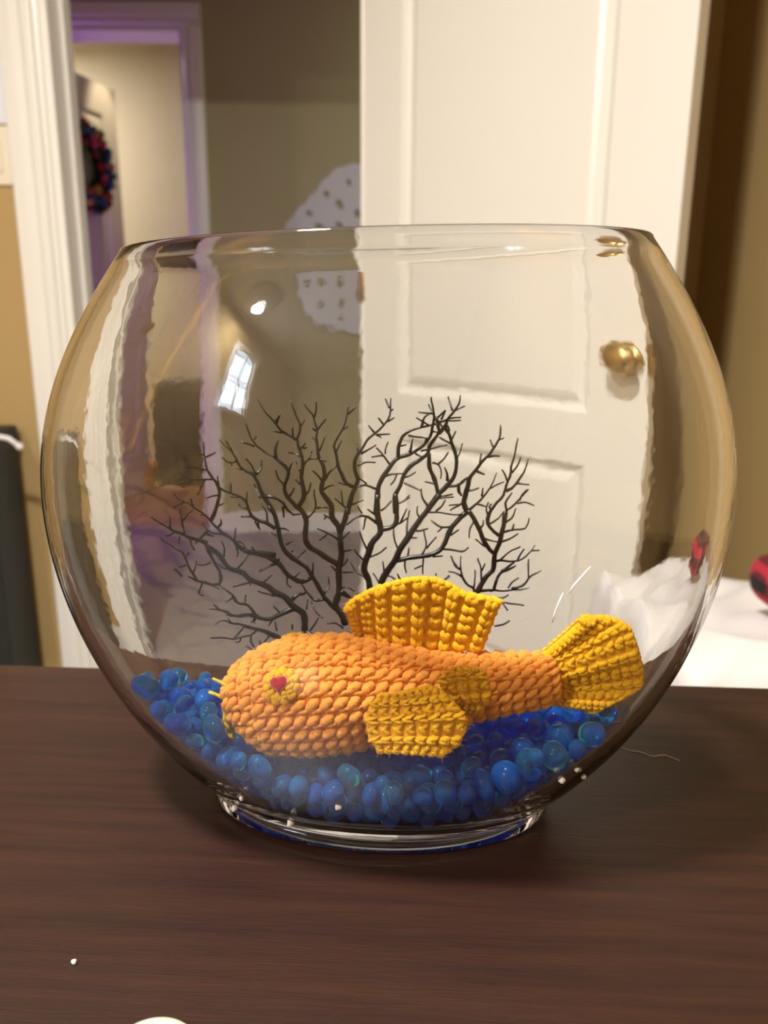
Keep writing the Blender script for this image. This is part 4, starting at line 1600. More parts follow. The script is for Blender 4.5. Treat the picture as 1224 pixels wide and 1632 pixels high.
# ================================================================== BLUE BEADS
BEADS = """4741 -3444 3307 496 -31 -528 689 642 0
-9794 -811 5524 370 -340 5 -865 635 4
8103 -2717 4723 656 714 200 -143 577 3
6434 -3565 4340 424 -510 747 -46 561 0
-6490 -2715 4830 277 417 533 682 602 1
5481 -3799 4125 347 609 -565 436 630 5
2328 -4112 3198 714 593 372 21 487 3
3859 -3692 3114 179 566 262 761 536 1
-4585 -3675 3807 94 -390 -548 -734 489 1
-7825 -2567 4962 951 307 13 -43 462 4
6987 -2408 4393 370 110 -830 403 558 6
-1272 -3868 3624 730 -630 178 -198 469 1
-1824 -3875 2979 35 -955 10 -295 459 0
2285 -1888 3096 326 496 -698 402 673 1
-1012 -3519 2810 635 256 278 -674 571 5
3502 -2875 3290 198 321 -40 -925 490 7
420 -4173 3150 424 387 -142 806 416 0
1537 -2992 3035 335 -926 38 167 451 5
6355 -664 3666 632 368 84 676 499 7
-3136 -3727 3065 316 -227 -732 -559 404 6
-5970 -2930 3759 133 -485 849 165 452 6
9269 -1201 4640 281 327 -344 -834 467 0
-418 -4091 2975 544 234 404 -696 409 5
7465 -3226 4328 294 873 260 -291 414 5
-8916 -187 5527 461 -12 681 -569 419 1
3191 -4015 3028 67 -948 -293 104 400 5
-3796 -3363 2850 502 855 50 119 435 6
6151 -2823 2939 110 -135 899 -402 545 0
1511 -4254 3036 579 -797 4 -169 401 7
-8993 -1715 5003 418 324 -189 827 403 3
4640 -3017 2144 209 974 -87 -29 453 0
7982 -237 4261 263 -604 273 701 539 5
3196 -1409 2937 452 352 -770 280 504 3
3910 -1110 3311 187 292 -934 -89 443 3
4690 -2389 3384 738 564 360 86 531 3
-2484 -3567 2642 753 275 142 581 401 6
-7263 -2722 4285 970 -224 26 -94 415 2
5538 -2426 3783 637 664 298 -252 558 4
-6639 -2738 3875 728 -30 -648 -220 428 7
-1746 -1027 2438 424 -105 840 -323 679 5
-7334 -764 4958 584 -605 -512 176 497 6
3869 -3304 2086 199 -955 -184 -122 411 5
5706 -193 3430 850 -412 191 -268 450 0
-5449 -3507 4007 330 314 882 -122 449 2
881 -3938 2583 315 863 -372 134 422 4
1786 -3681 2584 441 -219 -844 211 545 5
5516 -4462 4843 723 245 525 377 468 2
-1082 -3441 1931 576 -751 246 -210 400 1
-8139 -1087 4959 459 43 824 -330 414 1
-274 -3570 2035 233 182 -804 516 441 6
7410 228 3725 484 -227 -587 608 486 5
4731 -914 3341 23 -924 -373 83 403 4
3771 -283 3032 675 426 -360 483 594 0
-8452 -429 4944 107 -46 -445 -888 470 6
-1747 -3555 2265 516 -757 285 283 401 3
6840 -3070 3694 880 201 -430 -23 509 4
-2130 -3153 3105 337 39 -913 228 402 7
137 -3938 2631 260 -593 -639 -414 403 7
725 -1671 2606 803 455 385 20 427 2
5305 -3124 2616 748 -508 -222 365 439 6
3088 -3148 1843 581 -71 182 -790 455 4
-2534 -3245 1970 677 -702 69 -212 420 1
-1829 -2788 1680 779 349 -516 -69 659 0
1725 -3329 1593 270 743 513 -335 405 0
-7387 -2094 4564 35 283 361 888 427 0
-6959 -1608 4982 76 -536 -828 -144 414 0
260 -1266 2229 996 -37 -23 72 443 1
3989 -1966 2921 178 787 51 -589 549 1
-4409 -2852 2482 179 252 754 580 525 7
-5315 -3138 3359 639 -758 22 128 423 3
2692 -3867 2475 129 -202 325 915 400 7
-4504 -3208 3122 586 -714 -211 -320 447 5
-2616 -2471 2394 190 -218 956 53 613 4
-3594 -2890 1995 383 -838 187 340 438 0
-9377 -85 4716 200 -608 -679 -359 640 3
4524 133 3616 122 -384 -624 670 565 0
-8916 -1029 4491 540 -22 -620 569 592 7
1175 -3543 2045 578 -576 559 -147 412 6
-8266 -1992 4564 785 308 477 -248 478 5
316 -3245 1510 303 161 937 60 404 4
-6536 -2161 3186 559 -45 -657 504 558 7
2247 -2681 2786 539 55 515 -664 434 7
-4982 -2256 2115 241 432 -426 757 543 1
-7389 -1378 3204 305 549 774 -86 651 5
-4109 -1003 1982 288 -364 -862 -205 407 6
5234 387 3072 490 -284 157 -809 435 3
2362 -3471 1952 816 -414 388 110 407 4
-7710 -2048 3923 424 -385 -689 -445 416 7
-7894 1150 4538 208 -450 -632 595 422 1
-5179 -2768 2761 942 212 -196 171 407 6
2 -3226 2705 195 553 116 -802 410 3
6096 -2259 1999 98 200 -560 -798 413 2
-3171 -3277 2494 738 0 -456 497 442 1
-4198 -2442 1714 217 -583 -271 -735 443 6
-511 -2106 2218 666 -587 -273 -369 424 6
1465 -1755 2639 301 -589 747 62 402 6
-8925 1001 5100 822 -538 25 -183 423 6
3960 -2783 1592 750 660 -2 -31 465 1
-2781 -780 1921 82 -988 -19 130 421 4
-825 -735 2065 660 2 610 -438 432 1
1169 -2506 2478 113 -674 -671 289 449 6
3319 -2389 2646 647 345 71 -676 486 6
-903 -1463 2272 241 779 -155 -557 401 1
2444 -3326 3022 777 94 -591 196 401 0
928 -3288 2598 203 230 -876 -371 411 2
6758 827 3531 796 -164 50 -580 509 6
-5831 -2613 3046 125 -794 182 -566 416 6
-3451 -804 2311 857 408 -168 -265 409 4
458 -3534 2145 113 640 -676 -346 416 1
6177 227 3928 286 555 166 763 513 1
-4115 -1796 2123 645 -286 -23 -709 460 0
-5789 -2137 2418 738 390 -485 261 425 5
-3187 -1432 1988 188 61 676 710 442 2
435 -2117 2014 563 757 333 11 581 6
940 -1207 3115 323 -854 80 -401 456 6
7546 -2694 3746 901 12 -387 -196 433 6
-5426 -1730 1697 851 173 409 281 460 5
-6401 -1805 2492 598 -5 788 -148 414 0
-573 21 2120 583 -530 505 353 416 5
-6787 -626 3242 26 642 -760 94 481 7
8848 -880 4022 918 -382 106 16 415 6
5414 -2609 1935 414 -584 61 695 416 1
8173 -795 3485 866 467 169 -53 520 4
89 609 1481 963 14 117 -243 509 3
-7750 -1415 4617 233 659 709 -91 404 1
2753 -1363 2324 154 834 508 150 438 2
-471 -3000 1436 626 -265 -437 -589 408 1
-8249 152 4525 582 -791 144 -119 404 3
7024 -2487 3149 630 636 145 421 469 7
-370 -1020 1833 351 307 341 -816 403 2
1080 -2729 1619 755 285 -43 589 588 5
123 -620 2013 440 -549 -711 7 420 2
8911 -78 4297 207 842 -380 -321 497 1
-8554 867 4502 108 610 -785 -6 455 2
5790 -1332 3389 571 532 256 571 475 3
1056 -435 2084 945 -226 210 -112 557 3
-8221 -1411 3932 108 -67 51 991 503 5
8230 -2313 3933 322 286 -641 -636 400 7
7411 -1343 4016 230 -65 -968 74 460 1
5172 -1651 3310 81 -494 -756 -422 402 2
8583 -83 3661 484 -346 -700 395 402 0
6074 -3174 3707 537 -162 -824 79 400 1
-3375 -2080 1650 491 511 -547 446 580 4
4748 -2276 1575 201 517 -645 527 536 7
4078 -2886 2810 248 -540 297 748 500 3
-7044 -2186 3885 619 257 -524 -526 431 7
4723 -529 2766 42 -737 -668 -96 423 3
-6919 -1224 2392 641 -149 -538 -527 458 5
-6194 -1275 1844 26 -462 -690 557 505 0
5428 -694 2971 178 140 678 699 472 2
159 -177 2540 160 -194 313 916 453 1
-7942 2039 4127 393 733 491 260 403 3
-4600 -1832 1442 33 -185 -748 -637 440 6
1736 -991 2900 618 388 -654 199 534 0
4497 274 2612 761 -127 -11 -636 401 6
-1770 -2760 2670 33 861 353 365 406 4
-6160 -239 2722 283 814 -336 379 412 5
3275 -3297 2593 279 -514 660 -472 487 7
6412 -1150 3027 375 -724 535 -223 400 7
4625 -1632 2970 712 -154 -128 673 402 3
500 -2842 2377 640 482 390 -453 422 1
2163 -2756 1515 534 -748 207 -336 492 4
-8291 -558 4217 102 -14 845 -525 592 2
-4871 -1288 2198 266 6 896 355 507 1
-3761 -109 1455 311 -206 -761 -531 401 5
704 389 2046 185 -819 -542 9 409 5
-7238 1425 4457 923 -238 -212 216 404 2
4214 -1053 2560 801 -295 -37 -520 455 7
-5878 -1830 3083 642 -518 133 -550 435 3
-3525 -879 1469 527 192 770 303 522 2
6666 -72 3245 666 156 -16 729 434 7
-5113 -1681 2855 644 112 -669 -353 472 3
6634 -1332 2200 86 -815 214 532 566 1
-399 -440 1438 214 287 -83 -930 456 4
6039 -1720 1705 435 174 -211 858 439 1
-5659 -1120 2998 135 -271 -814 496 400 0
1187 -1394 1967 408 248 474 -740 527 6
7023 -1228 3441 114 -196 -768 -600 404 4
2708 -3049 2464 104 -447 879 -132 421 2
7779 -1972 3460 833 300 -75 459 501 1
5509 517 3754 388 259 -790 398 411 0
5443 -2278 2721 22 -781 -291 -552 524 3
8052 67 3189 334 -533 327 -705 417 0
-4014 -269 2240 281 -624 -155 -713 448 5
-4926 -336 2449 186 -516 796 258 597 0
4601 1009 2863 757 65 -431 -486 628 2
-4524 470 1653 453 -555 -35 -697 634 1
6117 462 3036 44 879 -18 474 509 5
7139 1391 3033 100 -675 -94 725 409 1
7740 573 4428 684 -315 -657 -4 441 6
-10126 577 5069 772 -179 501 -349 411 1
-7234 -503 2169 93 166 946 264 428 7
-7108 -1445 4238 92 854 -171 483 443 5
2609 -2280 2135 22 -949 -66 309 572 0
-4507 -458 1518 514 822 56 -239 517 4
-778 -2841 2064 30 489 845 216 425 1
5354 971 2372 721 463 7 515 404 3
-6893 -96 2618 719 175 202 642 413 4
-1329 -116 2067 162 986 15 44 447 5
5355 1353 3043 426 111 -171 -881 520 2
5966 1143 3484 505 795 309 131 458 1
-2864 848 1579 411 729 318 446 596 6
6809 681 4392 727 326 16 -605 591 4
-3094 -7 2283 320 145 -548 759 619 3
485 -293 1493 482 374 -163 -776 487 5
2804 -997 1574 207 -745 236 588 515 6
-8716 2226 3924 190 -16 -87 -978 401 2
6181 -272 2685 701 655 265 -92 500 4
3898 541 2990 216 135 590 -766 428 6
2048 -1530 2185 914 344 -53 208 419 0
-2261 266 1688 637 -574 -329 396 428 7
-9316 1387 4146 555 474 105 675 404 2
3937 -454 2146 436 433 255 747 404 7
4887 -1781 2032 898 -370 -215 -100 422 1
7053 -754 2782 447 762 45 -465 501 6
7730 874 3278 34 538 501 -677 472 6
1929 175 1449 968 -110 -189 123 447 6
-7446 -449 3675 365 764 4 -533 411 3
3186 -169 1417 134 578 -800 -88 418 7
6325 -2069 3220 141 -380 -546 -733 495 1
-8628 1323 3713 598 -268 598 -462 620 5
6953 -1890 3679 792 -177 499 -304 424 5
-830 276 1490 141 172 -972 80 518 7
8429 652 3942 945 190 -201 -174 489 5
-8172 -760 3387 691 699 -73 171 466 4
9380 -363 4812 139 229 -961 -64 440 4
5322 -1810 1456 625 -564 539 42 420 7
6806 363 2283 370 -664 497 419 596 1
5389 -2874 3201 746 512 -378 -196 401 2
-8068 -3 3690 67 -626 754 -188 407 6
2855 4023 3623 503 592 -174 606 412 4
7323 -224 2345 519 435 401 -617 414 1
-3899 458 2084 733 -266 248 575 406 7
-1575 3151 3047 513 -572 629 116 441 2
-3210 1927 1424 233 -710 622 -236 463 1
-5492 2217 1549 204 -689 -314 -621 404 3
5036 -183 1378 324 -19 237 -916 427 1
-995 -2503 1467 553 -437 -481 -522 403 0
-4499 3422 2423 858 -255 166 -413 422 3
7449 301 2856 867 -82 373 319 471 1
2976 1296 2750 392 -383 -83 833 436 7
1511 880 2855 303 715 280 -564 405 7
-4311 1431 1327 500 450 572 469 431 2
-6009 356 2216 629 -542 -390 398 408 5
-8267 2751 4069 640 -93 223 -730 405 2
-4818 330 3178 377 633 -497 -459 422 4
-80 -2807 1968 571 -57 -789 218 421 1
-8637 421 3343 307 249 -184 -900 419 7
-1239 603 2006 233 213 -593 -741 401 0
2227 1537 2331 126 690 -713 29 445 0
-4248 1842 1900 164 -843 218 464 470 5
4144 -1446 2078 350 341 864 -118 497 7
-3854 2715 2835 314 -324 161 878 565 4
-7372 288 3697 488 45 662 567 438 6
-6503 275 3595 878 -154 -162 424 550 5
4235 -750 1467 680 -319 -329 572 481 5
2085 -1519 1423 525 -770 -326 158 414 3
3446 2490 3364 856 -121 442 -238 542 6
-778 1137 1557 348 -295 191 869 539 5
1309 2991 3487 967 92 125 -204 680 1
-5223 3122 3440 192 845 -180 -466 468 5
1042 3134 1691 29 52 956 289 518 5
1976 370 2631 156 -661 -303 668 409 1
-1828 2513 2644 345 766 -542 32 498 6
-4118 3317 3491 386 752 66 -531 441 3
7764 -1330 2989 170 764 208 -587 463 0
-7091 1431 3046 608 -590 38 529 449 7
1792 -2936 2162 689 -34 -44 722 429 3
-328 3570 1912 509 565 234 -605 416 1
-6001 1617 1414 156 979 20 -131 410 6
5960 573 2121 485 -547 -160 663 435 3
4243 2759 2344 2 665 335 667 523 2
-596 3695 3431 80 261 -951 149 410 1
-5649 415 2883 486 120 -338 797 581 7
-1493 -710 1523 150 10 -158 976 503 5
-2621 3750 2370 357 -722 -502 -315 413 7
1260 3697 2963 29 305 -192 932 404 0
-7623 111 2303 518 361 -638 441 422 1
2661 638 1419 165 968 122 -142 414 4
233 3642 2223 211 552 -557 584 418 2
-8766 -266 3573 327 578 -711 231 421 7
-4541 2904 1814 48 130 766 628 468 4
-44 612 3208 578 -13 -691 -435 595 3
-3480 3584 2458 151 854 280 411 440 3
3229 -2457 1430 46 -418 813 402 424 5
6293 -996 1538 676 -226 659 240 407 5
-1778 1179 1581 898 73 134 412 615 6
-7825 1389 2791 480 515 602 -377 502 7
-1574 2201 1462 146 743 -602 253 462 7
3409 -1463 2150 420 -340 -188 820 448 1
-7238 682 2843 775 562 -76 279 530 5
-7196 2766 3242 674 -143 -680 253 406 6
-9673 893 4526 342 -617 347 -617 425 3
-2421 3148 2068 135 -751 -21 -646 416 6
2622 2866 1602 612 730 104 288 406 7
3617 2557 1905 725 618 299 57 507 5
3584 1098 2486 467 -6 864 190 440 5
-3493 1822 2097 14 -731 -595 334 435 6
5698 2104 3505 94 22 820 564 469 6
-928 2394 2818 517 -670 -519 123 478 3
3591 -1514 1440 36 878 -401 -259 428 0
5451 2582 3002 817 173 322 -445 474 1
6058 1221 2748 925 260 -257 -100 439 1
-5588 2243 2704 845 -383 -139 347 648 0
-6105 824 1559 117 417 -449 782 518 4
-6771 -646 4143 690 -409 -554 -223 569 1
7736 -627 2658 47 -682 -703 -194 403 2
2545 79 2131 637 -631 39 -441 520 4
-6815 132 1864 281 109 847 438 588 3
-2933 3265 2947 571 107 -96 808 452 5
-4006 2004 3478 363 198 542 731 410 3
-2754 1600 2172 349 -735 330 -479 404 6
-4924 4208 3948 198 -38 -900 386 402 1
-1836 3633 2190 564 211 795 -78 425 3
5918 -153 1604 239 -377 794 -413 678 7
-6136 105 1407 137 107 951 -254 410 2
2601 -2094 1354 424 -303 -511 683 430 2
-1852 1419 2425 181 -526 -811 -181 403 3
2678 -192 3007 153 105 392 901 400 5
-2481 1732 2846 438 -794 416 -72 404 1
-1052 3544 2135 368 385 831 -163 458 3
2306 2811 2958 585 -767 154 213 401 7
-2628 2550 1498 400 373 779 305 492 4
770 908 2662 62 -905 -284 312 504 7
-1035 3103 3343 604 127 -787 21 410 3
-4019 3776 2868 940 246 -235 -33 408 4
2680 2164 2820 750 -255 -602 98 539 3
-4278 1110 2028 66 38 528 846 449 1
-481 3003 1409 831 225 -231 -453 458 7
4865 1815 3812 211 858 -344 -318 596 7
-7794 2616 3606 644 113 -712 256 411 6
4781 516 1465 574 688 -305 323 421 3
2079 3114 1866 87 -117 -385 -912 419 1
-2498 2628 3159 699 387 138 585 404 1
-1840 430 2407 669 -279 -432 -537 404 5
-5559 3833 3755 359 431 -623 545 509 1
-2634 -2331 1456 519 -427 -558 487 416 1
-2472 -1675 2013 289 -11 957 -9 413 7
4914 2504 2501 237 888 361 -157 415 5
-4780 3509 3948 625 679 80 -376 457 2
5294 -1377 2642 769 467 262 350 442 6
-6363 -1194 2837 6 488 807 -332 416 1
-1696 3732 3573 506 411 -532 -540 416 4
-9062 444 3957 479 684 -325 -444 644 2
-7064 1020 3714 310 -477 813 -128 445 7
-83 2092 2338 21 191 -941 277 431 5
950 -937 1400 185 -906 -320 209 433 1
-5728 -720 2353 165 -711 -678 84 413 5
6715 2119 3536 247 -115 -98 957 546 4
22 3011 2123 638 601 461 -144 400 0
5787 749 1397 76 146 45 -985 452 1
-4758 3819 3239 656 609 -175 410 512 4
973 -1882 1342 408 -539 -574 463 404 2
2278 3436 2356 675 -725 -3 -135 425 2
831 4191 3255 633 -511 -545 204 420 2
3629 1969 1389 916 317 74 235 440 7
2441 891 2692 616 545 245 -513 400 3
-2201 3318 2867 733 -33 679 -10 432 3
1814 2614 1436 180 -259 -768 557 466 5
2803 1505 1425 439 -191 35 -877 503 1
3542 -752 1697 17 -693 -36 720 413 4
133 -1290 1493 625 -577 166 -499 590 2
-2918 2413 2463 180 140 -899 374 616 6
-2947 -79 1423 847 -428 -155 275 428 5
-5429 3048 4265 415 332 565 631 483 4
-5274 1148 3275 407 -908 88 -53 521 7
-5116 1456 1499 387 53 -162 906 539 0
3902 -2107 1758 384 184 877 222 403 5
-6450 -619 2184 450 165 851 214 406 5
4468 2398 3197 515 -575 -539 -337 401 0
-1982 3201 1446 591 305 -195 721 403 4
3475 3657 3369 664 201 -658 292 462 1
-7440 -196 4376 933 -80 323 -138 437 6
284 2445 3582 524 -517 -7 -677 450 3
-3921 -1445 1401 485 -768 200 -368 401 5
-8395 995 2975 752 118 -122 637 400 2
-4020 2314 1356 900 253 -32 -352 435 2
4953 939 3657 491 -801 -43 339 406 6
-1865 2654 1855 694 666 156 224 402 0
3462 1096 3313 917 168 350 -88 423 0
3953 464 2187 390 858 275 -190 498 7
3872 3208 2849 341 -708 -289 547 407 5
-1032 334 2636 87 529 -837 105 412 6
1606 4130 3591 812 264 81 -514 543 4
-7597 2095 2934 531 512 142 -660 466 7
1744 2194 2059 153 -955 246 -57 432 3
-1235 3042 1505 442 605 -544 -378 499 7
-4394 1085 3080 434 674 -166 -574 479 2
-4467 2696 3736 685 -422 563 190 447 3
-5600 1597 2091 391 -412 -44 822 422 1
-6450 484 2771 754 -228 -432 -439 401 5
347 3970 2845 540 189 -738 -359 402 7
7467 1386 3966 535 -515 -315 -591 617 3
3188 401 2700 416 -423 -757 272 548 7
-7365 806 4312 304 -752 -88 -578 447 2
-845 2319 1413 635 -381 66 669 436 2
4031 708 1404 81 -179 270 -943 402 4
-1274 3938 2862 287 246 179 -909 569 0
4985 -830 1975 519 334 -702 -355 593 3
-2173 4102 3020 432 848 254 174 463 5
2013 1461 3166 120 -8 -803 -583 530 0
-439 3342 2771 258 -705 -368 548 537 6
-4696 2392 2339 974 -208 -2 -95 406 6
-1650 258 1455 774 -65 618 119 400 6
1427 823 1987 566 737 -308 -205 581 3
-6309 -537 1415 473 -867 144 62 402 5
-3716 644 1401 368 -248 -185 877 408 4
-2152 -205 2251 861 310 -367 164 423 1
3908 -64 1439 711 -553 -202 385 400 6
-2594 3647 3676 220 104 58 -968 573 0
1879 2304 2835 597 -102 -782 -146 436 0
-3929 2408 2158 506 -681 18 529 406 2
1310 185 2587 81 -142 -987 0 416 0
-9524 1582 4804 181 299 922 -169 422 1
1045 377 1363 795 422 -172 -400 485 2
-3600 1311 1448 14 478 659 580 402 1
-4705 2718 2976 225 -823 479 -206 409 6
-2096 -1854 1426 92 -381 -919 -41 415 0
6065 1426 2061 664 -445 551 -241 420 0
-2828 -1398 1441 290 -306 -873 246 410 4
5045 3025 3745 451 -182 153 -860 566 4
4382 2202 1603 133 -817 417 375 451 2
-296 -2272 1469 5 -504 863 -29 439 5
2027 1084 1416 191 -678 663 -253 401 4
2854 1579 3425 294 -953 51 56 401 3
2995 2344 1398 91 -355 660 -655 402 3
5616 -1190 1414 441 -224 -472 730 410 1
6831 -523 1801 572 -39 -265 775 419 4
-6938 2132 3387 883 -134 252 373 412 5
-6888 980 1696 81 -799 -83 -590 400 0
-3022 4045 2982 453 406 -586 536 408 6
-2110 1951 2088 311 -734 391 460 447 7
-6682 286 4578 176 -864 218 -419 578 6
-5864 -220 1859 863 372 -49 338 400 2
2377 3677 3068 687 -474 438 -334 519 1
3513 1198 1518 593 165 -737 278 425 5
2132 2241 3564 496 435 -720 217 409 3
3380 -84 2014 166 -782 561 -215 402 6
-4252 4396 4279 510 516 426 -541 522 5
-4449 1983 2951 884 401 -99 -218 422 2
7046 -1766 2765 432 129 -646 616 525 5
4287 3384 3400 272 31 711 647 498 2
2204 -699 2168 497 -328 451 -665 450 4
333 -2525 1346 453 -562 551 -418 410 2
4669 881 2089 640 -519 227 -519 425 5
-7641 1537 3701 35 754 409 -513 625 2
2800 831 3251 180 587 -673 -413 416 2
-1567 923 2952 54 139 952 -268 484 3
-4688 -1171 1461 695 711 -16 105 404 1
-7994 678 2507 27 -632 721 -282 401 2
-3640 4048 3603 875 80 -160 -450 591 4
3037 1827 2090 45 327 898 -291 487 0
284 1643 3131 538 -315 -423 -658 616 5
-6195 1228 2481 365 -322 818 305 569 6
2949 3275 3460 468 256 -834 144 412 7
1058 -427 2931 771 -616 -153 49 446 5
5176 1771 2132 200 82 -965 -150 664 7
-2803 1102 3153 752 -656 63 -7 556 0
-7454 738 2001 507 -114 128 -845 414 7
2590 2509 2124 210 -76 -923 -313 413 1
-1285 1925 3655 29 676 -651 -345 435 0
-2155 -1106 1456 820 511 -238 -98 443 1
-1450 1771 2953 322 -907 246 118 420 4
-4213 286 2751 635 413 -205 -620 408 5
8300 1330 4068 323 257 891 -186 407 2
-2399 906 2386 175 542 -501 651 418 5
-3015 1959 3329 437 531 569 -452 468 5
-5357 987 2565 893 204 -167 -365 407 2
2616 -825 2725 880 440 151 -93 476 2
-5534 4210 4660 200 -567 554 -576 553 4
-2261 -423 1466 684 393 -484 379 403 6
-241 2457 3050 350 385 308 797 456 7
822 3573 2418 494 -574 164 -632 493 1
6680 1179 2411 675 -258 -153 674 406 3
6550 1793 2833 133 953 -255 100 408 6
-6518 1023 3235 431 18 901 -40 406 6
-603 2540 2081 509 649 -286 489 433 0
5899 -1001 2217 749 -440 -387 309 454 3
212 3156 1436 924 -295 -242 -5 436 2
-128 1598 1620 229 508 476 -681 473 1
685 1581 2051 963 -181 49 -192 430 1
-7923 718 3312 194 133 -972 -21 411 6
-5459 -838 1576 126 -738 -571 -336 556 0
3601 2092 2568 78 138 786 -597 432 5
1013 2332 2608 53 -524 -798 -293 636 3
-5271 3260 2634 60 265 492 -827 429 5
-5391 742 1953 317 -542 656 -418 446 5
1331 1715 1532 436 668 -38 -602 499 6
2980 -1780 1645 276 -377 -884 5 422 2
-3882 3262 1947 798 351 485 76 410 2
3346 -793 2455 763 400 488 -142 417 2
-586 1271 2591 132 204 -944 225 634 4
-1317 -1560 1536 459 260 304 -793 509 6
-2406 297 2842 607 -592 -231 -478 401 4
-1398 -2084 2324 435 282 562 645 556 0
2390 939 1963 143 195 -953 182 414 1
1721 3039 2638 938 89 45 333 419 4
1118 1564 3195 12 767 640 48 565 2
5833 1949 2560 782 -440 -41 439 437 7
-356 4108 2952 484 -831 -142 -234 437 7
6003 -1630 2632 803 95 -366 461 404 4
-605 1859 3222 932 331 2 151 420 0
-811 4417 3521 849 56 280 -444 423 0
-6285 2036 1956 792 -125 -164 -574 475 0
-4769 2290 1373 391 126 55 -910 410 4
4068 1813 3187 792 417 -284 -344 421 0
1163 2439 1426 663 487 -434 367 401 2
-7636 -572 2789 64 -394 530 748 532 7
3166 691 1936 956 60 -241 -155 410 6
2100 1801 1473 108 -549 148 816 420 7
5063 1180 1425 838 -301 194 412 400 3
396 3137 3063 286 -571 -741 208 491 3
4409 1456 1352 3 -429 896 -117 400 1
4715 3038 2995 268 25 936 -228 412 7
7469 -399 3271 81 -73 -969 222 401 1
-5331 2837 2037 498 -66 -255 826 400 0
-6645 3159 3115 358 538 162 -746 426 2
-22 609 2275 899 -338 -54 273 496 1
-4753 759 2547 605 421 -497 -458 405 1
5588 1574 3900 746 114 476 -452 403 7
4950 1885 2952 304 -489 614 -539 400 4
-8183 10 2963 34 -730 462 502 482 7
-5414 2431 3634 562 -60 537 -627 446 7
4331 1964 2607 195 -755 527 -337 400 7
1935 -288 2752 246 318 641 -654 426 1
1452 1538 2406 499 452 626 -392 423 0
3118 3038 2573 36 -700 -447 556 587 3
-5245 35 1469 1 -362 -56 -931 474 3
-1279 2798 2246 500 -800 185 -275 405 7
-5921 -500 3347 20 -952 -306 17 450 1
1520 3534 2256 257 -601 -703 -280 401 4
-8055 647 4070 64 945 193 -256 428 3
-4886 1590 2547 577 -110 -754 -294 513 0
2520 -155 1316 764 377 251 459 406 2
-1206 1856 2138 807 112 489 -310 531 1
-8228 2050 3443 413 737 -263 -465 402 5
-3820 1538 2722 808 -265 -446 279 558 7
4173 1270 3714 169 -599 -642 -448 509 1
4487 -52 1864 904 -26 -222 364 421 3
5280 56 2310 608 -483 204 -596 560 6
-2511 1723 1472 30 -778 241 -579 402 4
1639 -2089 1797 684 -43 664 299 475 7
684 1213 1498 238 84 -904 345 456 4
-517 -1664 1607 289 -507 422 694 407 7
-3345 946 2372 738 148 -606 -259 495 6
8534 -1547 3882 63 -383 909 151 414 3
4401 -1692 1393 961 -123 -184 164 409 4
-3039 3346 1871 113 807 -16 -579 402 0
326 2396 1629 2 -962 -7 -272 626 4
4048 1600 2008 958 -232 117 -122 520 6
-6269 2512 3254 275 -187 168 928 444 3
-7130 1460 2236 156 304 722 -601 468 3
6266 1544 4043 823 -224 238 -464 445 4
1792 -742 1508 696 -470 -271 470 500 4
-6762 2271 2627 612 -689 -282 267 652 2
-3484 2759 1558 487 -168 613 599 524 0"""
BEAD_SHAPES = []


def bead_mesh(k):
    bm = bmesh.new()
    bmesh.ops.create_icosphere(bm, subdivisions=3, radius=1.0)
    r = np.random.default_rng(100 + k)
    ax = np.array([1.0, 0.55 + 0.4 * r.random(), 0.55 + 0.35 * r.random()]) if k % 3 else np.array([1.0, 0.9, 0.82])
    dirs = r.normal(size=(5, 3))
    dirs /= np.linalg.norm(dirs, axis=1)[:, None]
    am = r.normal(size=5) * 0.055
    for v in bm.verts:
        p = np.array(v.co)
        f = 1 + float((am * (p @ dirs.T) ** 2 * np.sign(p @ dirs.T)).sum())
        if k in (1, 4):
            f *= 1 + 0.16 * max(0, p[0]) ** 3
        v.co = Vector(p * ax * f)
    me = bpy.data.meshes.new('bead')
    bm.to_mesh(me)
    bm.free()
    me.shade_smooth()
    return me


